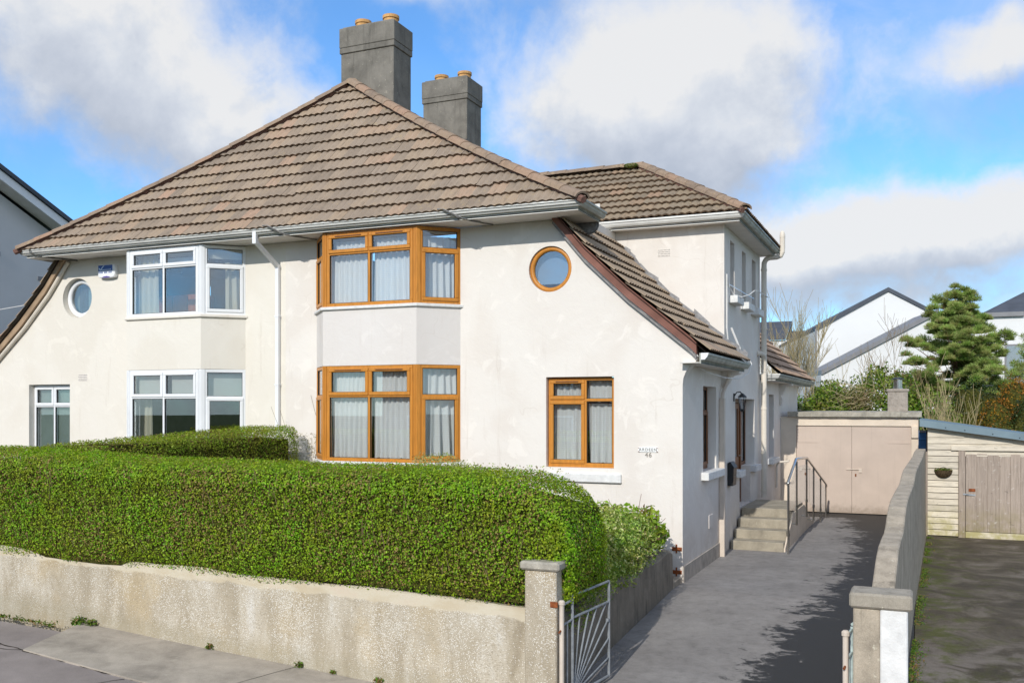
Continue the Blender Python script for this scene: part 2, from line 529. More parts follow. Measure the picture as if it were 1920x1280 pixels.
MAT = {
    'render_r': render_wall("render_off_white", (0.775, 0.73, 0.675), (0.735, 0.68, 0.62), (0.52, 0.45, 0.38), 0.0, 0.55),
    'render_l': render_wall("render_cream", (0.775, 0.73, 0.65), (0.745, 0.695, 0.61), (0.55, 0.48, 0.39), 5.0, 0.4),
    'bay_panel': render_wall("render_bay", (0.73, 0.69, 0.655), (0.71, 0.665, 0.625), (0.58, 0.51, 0.45), 9.0, 0.5),
    'pebble': pebbledash("pebbledash", True),
    'plinth': simple("plinth_cement", (0.50, 0.45, 0.39), 0.9, 0.2, var=0.2, scale=4, bump=0.006, grain=0.12),
    'conc': concrete("weathered_concrete", (0.33, 0.295, 0.24), 0.8, 0.7),
    'conc_chimney': concrete("chimney_render", (0.20, 0.185, 0.16), 0.3, 0.75, 0.8, 0.01),
    'conc_step': concrete("step_concrete", (0.36, 0.32, 0.25), 0.35, 0.2),
    'conc_wall': concrete("garden_wall_render", (0.27, 0.235, 0.185), 0.25, 0.85, 0.8, 0.012),
    'conc_bound': concrete("boundary_wall_render", (0.42, 0.36, 0.28), 0.7, 0.95, 1.3, 0.008),
    'coping': concrete("lichened_coping", (0.40, 0.37, 0.31), 1.0, 0.7, 1.6, 0.01),
    'slab': concrete("pavement_slab", (0.40, 0.355, 0.30), 0.25, 0.0, 0.7, 0.006),
    'path': simple("pavement_tarmac", (0.30, 0.262, 0.245), 0.92, 0.2, var=0.12, scale=2.0, bump=0.004, bscale=120, grain=0.16),
    'pillar': pebbledash("pillar_dash"),
    'white_paint': simple("white_masonry_paint", (0.76, 0.755, 0.735), 0.75, 0.25, var=0.10, scale=9, bump=0.006, bscale=30),
    'tile': tile_mat("roof_tile_brown", (0.34, 0.270, 0.208)),
    'tile_w': tile_mat("roof_tile_wing", (0.30, 0.240, 0.175)),
    'hip': tile_mat("hip_tile", (0.30, 0.225, 0.170)),
    'mortar': simple("red_mortar", (0.22, 0.125, 0.10), 0.95, 0.1, var=0.25, scale=9, bump=0.015, grain=0.2),
    'tile_edge': simple("tile_tail_shade_grime", (0.17, 0.115, 0.078), 0.95, 0.1, var=0.3, scale=8),  # tail faces darkened: shadow lines between courses put into the colour, with grime
    'verge_l': simple("verge_tan", (0.40, 0.28, 0.18), 0.8, 0.2, var=0.18, scale=3, bump=0.004, grain=0.1),
    'verge': simple("verge_maroon", (0.24, 0.115, 0.088), 0.8, 0.2, var=0.18, scale=3, bump=0.004, grain=0.1),
    'deck': simple("roof_underlay", (0.055, 0.045, 0.038), 0.95, 0.1, var=0.2),
    'upvc': simple("white_plastic", (0.83, 0.84, 0.85), 0.35, 0.45, var=0.03, scale=2),
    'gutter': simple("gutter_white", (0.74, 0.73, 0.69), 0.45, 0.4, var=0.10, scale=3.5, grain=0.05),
    'gutter_g': simple("gutter_shade_algae", (0.44, 0.45, 0.40), 0.6, 0.3, var=0.22, scale=4, grain=0.08),  # side gutters and fascias: shade put into the grey, along with algae
    'soffit': simple("soffit_board", (0.72, 0.69, 0.64), 0.7, 0.3, var=0.06, scale=3),
    'oak': wood_frame("golden_oak_frame", (0.58, 0.235, 0.034)),
    'oak_dark': wood_frame("dark_oak_frame", (0.20, 0.075, 0.025)),
    'rubber': simple("black_gasket", (0.03, 0.025, 0.02), 0.7, 0.2, var=0.1),
    'glass': glass_mat("window_glass", 0.15),
    'glass_bay': glass_mat("window_glass_bay", 0.10),
    'net': cloth_mat("net_curtain", (0.93, 0.93, 0.92)),
    'drape': cloth_mat("cream_drape", (0.72, 0.68, 0.54), False),
    'blind': cloth_mat("roller_blind", (0.66, 0.67, 0.62), False),
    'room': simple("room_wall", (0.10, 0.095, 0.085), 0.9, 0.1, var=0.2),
    'room_sill': simple("inner_sill", (0.6, 0.6, 0.58), 0.5, 0.3, var=0.03),
    'sky_backing': simple("sky_reflection_backing", (0.16, 0.23, 0.34), 0.6, 0.2, var=0.04, scale=1),  # panel behind the round pane, its blue is a painted sky reflection
    'frost_green': simple("obscured_backing", (0.21, 0.26, 0.24), 0.6, 0.3, var=0.12, scale=2),
    'orange_door': wood_frame("varnished_wardrobe", (0.36, 0.11, 0.03)),
    'tan': simple("tan_pipe_paint", (0.66, 0.57, 0.48), 0.65, 0.3, var=0.08, scale=3),
    'cream_pipe': simple("cream_pipe_paint", (0.74, 0.67, 0.57), 0.6, 0.3, var=0.08, scale=3),
    'clay': simple("clay_pot", (0.62, 0.35, 0.14), 0.85, 0.2, var=0.2, scale=8, bump=0.004),
    'rust': simple("rust", (0.28, 0.085, 0.03), 0.9, 0.2, var=0.35, scale=20),
    'lead': simple("lead_flashing", (0.27, 0.26, 0.255), 0.6, 0.4, var=0.25, scale=12, bump=0.006),
    'black': simple("black_paint", (0.02, 0.022, 0.024), 0.4, 0.4, var=0.15),
    'gate': simple("galvanised_paint", (0.32, 0.345, 0.37), 0.5, 0.4, 0.2, var=0.2, scale=12),
    'gate_blue': simple("pale_green_paint", (0.46, 0.55, 0.53), 0.6, 0.3, var=0.2, scale=12),
    'steel': simple("stainless_steel", (0.62, 0.60, 0.56), 0.22, 0.5, 1.0, var=0.04, scale=2),
    'garage_door': door_paint("garage_door_paint", (0.58, 0.475, 0.40)),
    'garage_wall': simple("garage_cream", (0.76, 0.65, 0.53), 0.85, 0.2, var=0.08, scale=2, bump=0.004),
    'plank': old_boards("whitewashed_board", (0.66, 0.59, 0.48), (0.34, 0.30, 0.08), True),
    'grey_plank': old_boards("weathered_board", (0.36, 0.295, 0.245), (0.26, 0.22, 0.10)),
    'shed_roof': simple("shed_roof_felt", (0.17, 0.24, 0.28), 0.55, 0.35, var=0.08, scale=2),
    'blue': simple("blue_paint", (0.07, 0.20, 0.42), 0.6, 0.3, var=0.2, scale=6),
    'wicker': simple("coir_basket", (0.10, 0.07, 0.04), 0.95, 0.1, var=0.4, scale=30, bump=0.02),
    'block': concrete("grey_block", (0.34, 0.30, 0.26), 0.1, 0.2, 3.0, 0.01),
    'modern': simple("modern_white_render", (0.74, 0.74, 0.735), 0.85, 0.2, var=0.02, scale=0.4),
    'modern_roof': simple("slate_roof", (0.075, 0.085, 0.105), 0.6, 0.3, var=0.15, scale=1.5),
    'zinc': simple("zinc_edge", (0.22, 0.22, 0.23), 0.5, 0.4, var=0.1),
    'grey_house': simple("grey_render", (0.62, 0.62, 0.62), 0.85, 0.2, var=0.04, scale=0.8),
    'brick': simple("red_brick", (0.30, 0.13, 0.08), 0.9, 0.2, var=0.2, scale=6),
    'brown_roof': simple("brown_roof", (0.16, 0.09, 0.06), 0.9, 0.2, var=0.2, scale=3),
    'earth': simple("earth", (0.055, 0.04, 0.028), 0.95, 0.1, var=0.3, scale=3, bump=0.03, bscale=14),
    'grass': simple("rough_ground", (0.05, 0.075, 0.02), 0.95, 0.1, var=0.35, scale=1.2, bump=0.03, bscale=10),
    'road': simple("road_tarmac", (0.075, 0.073, 0.072), 0.92, 0.2, var=0.15, scale=1.5, bump=0.004, bscale=120, grain=0.2),
    'joint': simple("dark_joint", (0.035, 0.03, 0.022), 0.95, 0.1, var=0.4, scale=12),
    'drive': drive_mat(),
    'yard': yard_mat(),
    'bark': simple("bark_brown", (0.15, 0.105, 0.07), 0.95, 0.1, var=0.3, scale=9, bump=0.02),
    'pine_bark': simple("pine_bark", (0.20, 0.12, 0.075), 0.95, 0.1, var=0.3, scale=9, bump=0.02),
    'twig': simple("pale_twig", (0.36, 0.30, 0.17), 0.9, 0.1, var=0.2, scale=4),
    'twig_b': simple("brown_twig", (0.22, 0.16, 0.09), 0.9, 0.1, var=0.2, scale=4),
    'core': simple("hedge_inside", (0.085, 0.085, 0.02), 0.95, 0.05, var=0.5, scale=16, bump=0.03),
    'moss': simple("moss", (0.16, 0.18, 0.02), 0.95, 0.1, var=0.3, scale=14, bump=0.02),
    'plate': simple("enamel_plate", (0.88, 0.88, 0.86), 0.3, 0.4, var=0.02),
    'print': simple("dark_print", (0.12, 0.12, 0.12), 0.6, 0.3, var=0.05),
    'print_grey': simple("grey_numerals", (0.30, 0.27, 0.24), 0.6, 0.3, var=0.1),
    'alarm_blue': simple("alarm_blue", (0.025, 0.09, 0.33), 0.4, 0.4, var=0.03),
    'alarm_violet': simple("alarm_violet", (0.08, 0.04, 0.30), 0.4, 0.4, var=0.03),
    'alarm_text': simple("alarm_pale", (0.55, 0.68, 0.85), 0.4, 0.4, var=0.03),
    'cable': simple("white_cable", (0.78, 0.77, 0.74), 0.5, 0.3, var=0.08, scale=6),
    'cable_d': simple("grey_cable", (0.10, 0.10, 0.09), 0.6, 0.3, var=0.1),
    'lamp_glass': glass_mat("lamp_glass", 0.14),
    'hedge': leaf_mat("hedge_leaf", [(0.0, (0.12, 0.205, 0.007)), (0.35, (0.205, 0.335, 0.009)), (0.7, (0.30, 0.475, 0.012)), (1.0, (0.46, 0.60, 0.035))],
                      (0.34, 0.24, 0.08), 0.2, 0.35, 0.5, 1.5),
    'hedge2': leaf_mat("privet_leaf", [(0.0, (0.12, 0.17, 0.01)), (0.5, (0.26, 0.35, 0.02)), (1.0, (0.44, 0.50, 0.06))], (0.20, 0.14, 0.045), 0.2, 0.35, 0.5, 1.5),
    'varieg': leaf_mat("variegated_leaf", [(0.0, (0.10, 0.17, 0.02)), (0.4, (0.26, 0.35, 0.05)), (0.7, (0.50, 0.55, 0.13)), (1.0, (0.74, 0.72, 0.38))], None, 0, 0.3),
    'hydra': leaf_mat("fresh_leaf", [(0.0, (0.17, 0.27, 0.015)), (0.6, (0.34, 0.47, 0.04)), (1.0, (0.52, 0.60, 0.10))], (0.24, 0.15, 0.09), 0.12, 0.4),
    'cream_leaf': leaf_mat("cream_leaf", [(0.0, (0.20, 0.22, 0.06)), (0.6, (0.42, 0.42, 0.18)), (1.0, (0.62, 0.60, 0.36))], None, 0, 0.3),
    'ivy': leaf_mat("ivy_leaf", [(0.0, (0.06, 0.10, 0.012)), (0.5, (0.14, 0.22, 0.02)), (1.0, (0.32, 0.38, 0.055))], (0.22, 0.17, 0.06), 0.12, 0.3, 0.4, 0.7),
    'dead': leaf_mat("dead_stems", [(0.0, (0.17, 0.12, 0.05)), (1.0, (0.36, 0.28, 0.15))], None, 0, 0.2, 0.8),
    'pine': leaf_mat("pine_needles", [(0.0, (0.16, 0.20, 0.06)), (0.5, (0.31, 0.36, 0.11)), (1.0, (0.50, 0.54, 0.19))], None, 0, 0.2, 0.6),
    'dark_leaf': leaf_mat("evergreen_leaf", [(0.0, (0.014, 0.030, 0.010)), (0.6, (0.035, 0.060, 0.018)), (1.0, (0.075, 0.105, 0.03))], None, 0, 0.25),
    'olive_leaf': leaf_mat("olive_leaf", [(0.0, (0.05, 0.075, 0.012)), (0.6, (0.11, 0.13, 0.025)), (1.0, (0.20, 0.19, 0.045))], (0.3, 0.15, 0.03), 0.12, 0.3),
    'orange_leaf': leaf_mat("orange_leaf", [(0.0, (0.20, 0.075, 0.006)), (0.6, (0.42, 0.17, 0.012)), (1.0, (0.55, 0.28, 0.03))], (0.06, 0.06, 0.015), 0.25, 0.35),
    'weed': leaf_mat("weed_leaf", [(0.0, (0.05, 0.10, 0.01)), (1.0, (0.17, 0.26, 0.03))], (0.25, 0.16, 0.06), 0.3, 0.35),
}

# ------------------------------------------------------------------ building helpers
WORLD = {}                                    # object name -> its world matrix


def place(o, parent=None, mw=None):
    """link an object, parented so that its vertices stay where they were written (world coordinates unless mw is given)"""
    COL.objects.link(o)
    mw = mw or Matrix.Identity(4)
    if parent is not None:
        o.parent = parent
        o.matrix_parent_inverse = WORLD[parent.name].inverted()
    o.matrix_basis = mw
    WORLD[o.name] = mw
    return o


def thing(name, label, cat, loc=(0, 0, 0), group=None):
    o = bpy.data.objects.new(name, None)
    o.empty_display_size = 0.2
    o['label'] = label
    o['category'] = cat
    if group:
        o['group'] = group
    return place(o, None, Matrix.Translation(loc))


def tag(o, label=None, cat=None, group=None, kind=None):
    for k, v in (('label', label), ('category', cat), ('group', group), ('kind', kind)):
        if v:
            o[k] = v
    return o


class Geo:
    """collects simple solids and links them as ONE mesh object"""
    def __init__(s):
        s.v, s.f, s.m = [], [], []

    def add(s, verts, faces, mi=0):
        b = len(s.v)
        s.v += [tuple(v) for v in verts]
        s.f += [tuple(i + b for i in f) for f in faces]
        s.m += [mi] * len(faces)
        return s

    def box(s, lo, hi, mi=0):
        (x0, y0, z0), (x1, y1, z1) = lo, hi
        x0, x1 = min(x0, x1), max(x0, x1)
        y0, y1 = min(y0, y1), max(y0, y1)
        z0, z1 = min(z0, z1), max(z0, z1)
        v = [(x0, y0, z0), (x1, y0, z0), (x1, y1, z0), (x0, y1, z0), (x0, y0, z1), (x1, y0, z1), (x1, y1, z1), (x0, y1, z1)]
        f = [(0, 3, 2, 1), (4, 5, 6, 7), (0, 1, 5, 4), (1, 2, 6, 5), (2, 3, 7, 6), (3, 0, 4, 7)]
        return s.add(v, f, mi)

    def obox(s, M, lo, hi, mi=0):
        """box in the frame of matrix M"""
        g = Geo().box(lo, hi)
        return s.add([M @ Vector(v) for v in g.v], g.f, mi)

    def prism(s, poly, axis, a, b, mi=0):
        """polygon in the plane across `axis`, extruded from a to b. axis x: (y,z); y: (x,z); z: (x,y)"""
        def P(p, t):
            return {'x': (t, p[0], p[1]), 'y': (p[0], t, p[1]), 'z': (p[0], p[1], t)}[axis]
        n = len(poly)
        v = [P(p, a) for p in poly] + [P(p, b) for p in poly]
        f = [tuple(range(n)), tuple(range(2 * n - 1, n - 1, -1))] + [(i, (i + 1) % n, n + (i + 1) % n, n + i) for i in range(n)]
        return s.add(v, f, mi)

    def tube(s, pts, r, n=8, mi=0, cap=True):
        pts = [Vector(p) for p in pts]
        rs = r if isinstance(r, (list, tuple)) else [r] * len(pts)
        rings = []
        ref = None
        for i, p in enumerate(pts):
            d = (pts[min(i + 1, len(pts) - 1)] - pts[max(i - 1, 0)]).normalized()
            if ref is None:
                ref = d.orthogonal().normalized()
            ref = (ref - d * ref.dot(d))
            ref = ref.normalized() if ref.length > 1e-6 else d.orthogonal().normalized()
            q = d.cross(ref)
            rings.append([p + (ref * math.cos(2 * math.pi * k / n) + q * math.sin(2 * math.pi * k / n)) * rs[i] for k in range(n)])
        v = [x for ring in rings for x in ring]
        f = []
        for i in range(len(pts) - 1):
            for k in range(n):
                f.append((i * n + k, i * n + (k + 1) % n, (i + 1) * n + (k + 1) % n, (i + 1) * n + k))
        if cap:
            f.append(tuple(reversed(range(n))))
            f.append(tuple(range((len(pts) - 1) * n, len(pts) * n)))
        return s.add(v, f, mi)

    def sweep(s, prof, path, normals, mi=0, closed=True):
        """profile (out, up) swept along a path of (x,y,z); normals: outward unit (x,y) scaled for mitres, one per path point"""
        n = len(prof)
        v = []
        for p, nn in zip(path, normals):
            for (o_, u_) in prof:
                v.append((p[0] + nn[0] * o_, p[1] + nn[1] * o_, p[2] + u_))
        f = []
        for i in range(len(path) - 1):
            for k in range(n if closed else n - 1):
                f.append((i * n + k, i * n + (k + 1) % n, (i + 1) * n + (k + 1) % n, (i + 1) * n + k))
        if closed:
            f.append(tuple(range(n)))
            f.append(tuple(range((len(path) - 1) * n, len(path) * n)))
        return s.add(v, f, mi)

    def lathe(s, c, prof, n=16, mi=0):
        v, f = [], []
        for (r, z) in prof:
            for k in range(n):
                a = 2 * math.pi * k / n
                v.append((c[0] + r * math.cos(a), c[1] + r * math.sin(a), c[2] + z))
        for i in range(len(prof) - 1):
            for k in range(n):
                f.append((i * n + k, i * n + (k + 1) % n, (i + 1) * n + (k + 1) % n, (i + 1) * n + k))
        f.append(tuple(reversed(range(n))))
        f.append(tuple(range((len(prof) - 1) * n, len(prof) * n)))
        return s.add(v, f, mi)

    def mesh(s, name, mats, smooth=False, fix=True):
        me = bpy.data.meshes.new(name)
        me.from_pydata(s.v, [], s.f)
        for m in (mats if isinstance(mats, (list, tuple)) else [mats]):
            me.materials.append(MAT[m] if isinstance(m, str) else m)
        if any(s.m):
            me.polygons.foreach_set('material_index', s.m)
        if fix:
            bm = bmesh.new()
            bm.from_mesh(me)
            bmesh.ops.recalc_face_normals(bm, faces=bm.faces)
            bm.to_mesh(me)
            bm.free()
        if smooth:
            me.polygons.foreach_set('use_smooth', [True] * len(me.polygons))
        me.update()
        return me

    def obj(s, name, mats, parent=None, smooth=False, bevel=0.0, mw=None, fix=True):
        me = s.mesh(name, mats, smooth, fix)
        if bevel:
            bm = bmesh.new()
            bm.from_mesh(me)
            bmesh.ops.bevel(bm, geom=[e for e in bm.edges if len(e.link_faces) == 2 and e.calc_face_angle(0) > 0.6], offset=bevel, segments=1, affect='EDGES', profile=0.5)
            bm.to_mesh(me)
            bm.free()
        return place(bpy.data.objects.new(name, me), parent, mw)


def holed_wall(g, outline, holes, to3, thick_vec, mi=0, mi_reveal=None):
    """a wall slab: 2D outline with holes, front at to3(p), back at to3(p)+thick_vec; reveals closed"""
    mi_reveal = mi if mi_reveal is None else mi_reveal
    loops = [outline] + holes
    flat = [p for l in loops for p in l]
    tris = tessellate_polygon([[Vector((p[0], p[1], 0)) for p in l] for l in loops])
    T = Vector(thick_vec)
    front = [Vector(to3(p)) for p in flat]
    n = len(flat)
    g.add(front + [p + T for p in front], [tuple(t) for t in tris] + [tuple(i + n for i in reversed(t)) for t in tris], mi)
    for l in loops:
        a = [Vector(to3(p)) for p in l]
        k = len(l)
        g.add(a + [p + T for p in a], [(i, (i + 1) % k, k + (i + 1) % k, k + i) for i in range(k)], mi_reveal)
    return g


def rect(x0, x1, z0, z1):
    return [(x0, z0), (x1, z0), (x1, z1), (x0, z1)]


def circle(cx, cz, r, n=40):
    return [(cx + r * math.cos(2 * math.pi * k / n), cz + r * math.sin(2 * math.pi * k / n)) for k in range(n)]


# ------------------------------------------------------------------ leaves
def leaf_mesh(name, P, N, size, aspect, mat, seed=0, jitter=0.75, lenvar=0.4, up=0.0):
    """P: (n,3) points, N: (n,3) outward directions -> a mesh of n small folded leaves"""
    r = np.random.default_rng(seed)
    n = len(P)
    N = N + r.normal(0, jitter, (n, 3))
    N[:, 2] += up
    N /= np.linalg.norm(N, axis=1, keepdims=True) + 1e-9
    T = r.normal(0, 1, (n, 3))
    T -= N * (T * N).sum(1, keepdims=True)
    T /= np.linalg.norm(T, axis=1, keepdims=True) + 1e-9
    B = np.cross(N, T)
    L = size * (1 + lenvar * (r.random((n, 1)) - 0.5) * 2)
    Wd = L * aspect * 0.5
    v = np.empty((n, 4, 3))
    v[:, 0] = P - T * L * 0.5
    v[:, 1] = P + B * Wd + N * Wd * 0.35
    v[:, 2] = P + T * L * 0.5
    v[:, 3] = P - B * Wd + N * Wd * 0.35
    me = bpy.data.meshes.new(name)
    me.vertices.add(4 * n)
    me.vertices.foreach_set('co', v.reshape(-1).astype(np.float32))
    idx = np.arange(4 * n, dtype=np.int32).reshape(n, 4)
    tri = np.concatenate([idx[:, [0, 1, 2]], idx[:, [0, 2, 3]]], axis=1).reshape(-1, 3)
    me.loops.add(len(tri) * 3)
    me.loops.foreach_set('vertex_index', tri.reshape(-1))
    me.polygons.add(len(tri))
    me.polygons.foreach_set('loop_start', np.arange(len(tri), dtype=np.int32) * 3)
    a = me.attributes.new('tint', 'FLOAT', 'FACE')
    a.data.foreach_set('value', np.repeat(r.random(n), 2).astype(np.float32))
    me.materials.append(MAT[mat] if isinstance(mat, str) else mat)
    me.update(calc_edges=True)
    return me


def lump(p, s=1.0, seed=0.0):
    """cheap smooth 3D wobble, -1..1"""
    x, y, z = p[:, 0] * s + seed, p[:, 1] * s + seed * 1.3, p[:, 2] * s + seed * 0.7
    return (np.sin(2.1 * x + 1.7 * y) + np.sin(2.9 * y - 1.3 * z + 1) + np.sin(2.3 * z + 1.9 * x + 2) + np.sin(4.3 * x - 3.1 * z) * 0.6 + np.sin(5.1 * y + 3.7 * x + z * 4.1) * 0.5) / 4.1


def shell_points(lo, hi, rad, n, depth=0.10, out=0.03, wob=0.04, wscale=2.0, seed=0, skip_bottom=True):
    """random points in the outer shell of a rounded box; returns points and outward normals"""
    r = np.random.default_rng(seed)
    lo, hi = np.array(lo, float), np.array(hi, float)
    c, h = (lo + hi) / 2, (hi - lo) / 2
    P, N = [], []
    got = 0
    while got < n:
        m = n * 4
        # sample on faces of the box, pushed in or out
        area = np.array([h[1] * h[2], h[0] * h[2], h[0] * h[1]])
        ax = r.choice(3, m, p=area / area.sum())
        p = (r.random((m, 3)) * 2 - 1) * h
        sgn = np.where(r.random(m) < 0.5, -1, 1)
        p[np.arange(m), ax] = sgn * (h[ax] - r.random(m) * (depth + rad * 0.6) + out)
        q = np.abs(p) - (h - rad)
        qp = np.maximum(q, 0)
        d = np.linalg.norm(qp, axis=1) + np.minimum(q.max(1), 0) - rad
        d = d + lump(p + c, wscale, seed) * wob
        ok = (d > -depth) & (d < out)
        if skip_bottom:
            ok &= ~((ax == 2) & (sgn < 0))
        nn = qp * np.sign(p)
        flat = np.linalg.norm(nn, axis=1) < 1e-6
        e = np.zeros_like(p)
        e[np.arange(m), ax] = sgn
        nn[flat] = e[flat]
        nn /= np.linalg.norm(nn, axis=1, keepdims=True)
        P.append((p + c)[ok])
        N.append(nn[ok])
        got += ok.sum()
    return np.concatenate(P)[:n], np.concatenate(N)[:n]


def blob_points(c, rad, n, seed=0, depth=0.25, wob=0.18, wscale=1.5, zmin=None):
    """points in the outer shell of a lumpy ellipsoid"""
    r = np.random.default_rng(seed)
    d = r.normal(0, 1, (n, 3))
    d /= np.linalg.norm(d, axis=1, keepdims=True)
    k = 1 - depth * r.random((n, 1)) ** 1.4 + lump(d * 2.2, wscale, seed)[:, None] * wob
    P = np.array(c) + d * k * np.array(rad)
    N = d / np.array(rad)
    N /= np.linalg.norm(N, axis=1, keepdims=True)
    if zmin is not None:
        ok = P[:, 2] > zmin
        P, N = P[ok], N[ok]
    return P, N


def leaf_obj(name, P, N, size, aspect, mat, parent, **kw):
    return place(bpy.data.objects.new(name, leaf_mesh(name, P, N, size, aspect, mat, **kw)), parent)


def core_obj(name, lo, hi, parent, mat='core', seed=0):
    """rough inner mass of twigs of a hedge"""
    bm = bmesh.new()
    bmesh.ops.create_cube(bm, size=1)
    bmesh.ops.subdivide_edges(bm, edges=bm.edges[:], cuts=7, use_grid_fill=True)
    lo, hi = Vector(lo), Vector(hi)
    for v in bm.verts:
        p = Vector(((v.co.x + .5) * (hi.x - lo.x) + lo.x, (v.co.y + .5) * (hi.y - lo.y) + lo.y, (v.co.z + .5) * (hi.z - lo.z) + lo.z))
        nz = noise.noise_vector(p * 2.3 + Vector((seed, 0, 0))) * 0.05
        v.co = p + nz
    me = bpy.data.meshes.new(name)
    bm.to_mesh(me)
    bm.free()
    me.materials.append(MAT[mat])
    return place(bpy.data.objects.new(name, me), parent)


def branch_geo(g, base, direction, length, r0, levels, rnd, spread=0.6, kids=4, upward=0.25, seg=4, taper=0.55, r_min=0.004):
    """recursive tapering limbs"""
    pts, rs = [Vector(base)], [r0]
    d = Vector(direction).normalized()
    for i in range(seg):
        d = (d + Vector((rnd.uniform(-1, 1), rnd.uniform(-1, 1), rnd.uniform(-0.6, 1))) * 0.13 + Vector((0, 0, upward * 0.12))).normalized()
        pts.append(pts[-1] + d * (length / seg))
        rs.append(max(r_min, r0 * (1 - (1 - taper) * (i + 1) / seg)))
    g.tube(pts, rs, 5 if levels > 1 else 4, cap=False)
    tips = [pts[-1]]
    if levels > 0:
        for k in range(kids):
            t = 0.3 + 0.7 * (k + rnd.random() * 0.7) / kids
            i = min(int(t * seg), seg - 1)
            p = pts[i].lerp(pts[i + 1], t * seg - i)
            out = Vector((rnd.uniform(-1, 1), rnd.uniform(-1, 1), rnd.uniform(-0.2, 0.7))).normalized()
            nd = (d * (1 - spread) + out * spread + Vector((0, 0, upward))).normalized()
            tips += branch_geo(g, p, nd, length * rnd.uniform(0.45, 0.7), max(r_min, rs[i] * 0.55), levels - 1, rnd, spread, kids, upward, max(2, seg - 1), taper, r_min)
    return tips


# ------------------------------------------------------------------ roof tiles
_tile_cache = {}


def tile_mesh(w, length, mat, lift=0.062, thick=0.032):
    """double-roll interlocking tile: x across, y up the slope, z off the slope; tail at y=0"""
    key = (round(w, 3), round(length, 3), mat)
    if key in _tile_cache:
        return _tile_cache[key]
    xs = [-0.5, -0.40, -0.30, -0.20, -0.10, 0.0, 0.10, 0.20, 0.30, 0.40, 0.5]
    hs = [0.024, 0.029, 0.016, 0.0, 0.016, 0.024, 0.029, 0.016, 0.0, 0.016, 0.024]
    top0 = [(x * w * 0.995, 0.0, h + lift) for x, h in zip(xs, hs)]
    top1 = [(x * w * 0.995, length, h + 0.004) for x, h in zip(xs, hs)]
    bot0 = [(x * w * 0.995, 0.004, h + lift - thick) for x, h in zip(xs, hs)]
    n = len(xs)
    v = top0 + top1 + bot0
    f = [(i, i + 1, n + i + 1, n + i) for i in range(n - 1)]
    f += [(2 * n + i, 2 * n + i + 1, i + 1, i) for i in range(n - 1)]
    f += [(2 * n, 0, n), (n - 1, 3 * n - 1, 2 * n - 1)]
    me = bpy.data.meshes.new("roof_tile")
    me.from_pydata(v, [], f)
    me.materials.append(MAT[mat])
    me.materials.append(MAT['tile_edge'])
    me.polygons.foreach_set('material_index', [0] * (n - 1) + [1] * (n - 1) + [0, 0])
    me.update()
    _tile_cache[key] = me
    return me


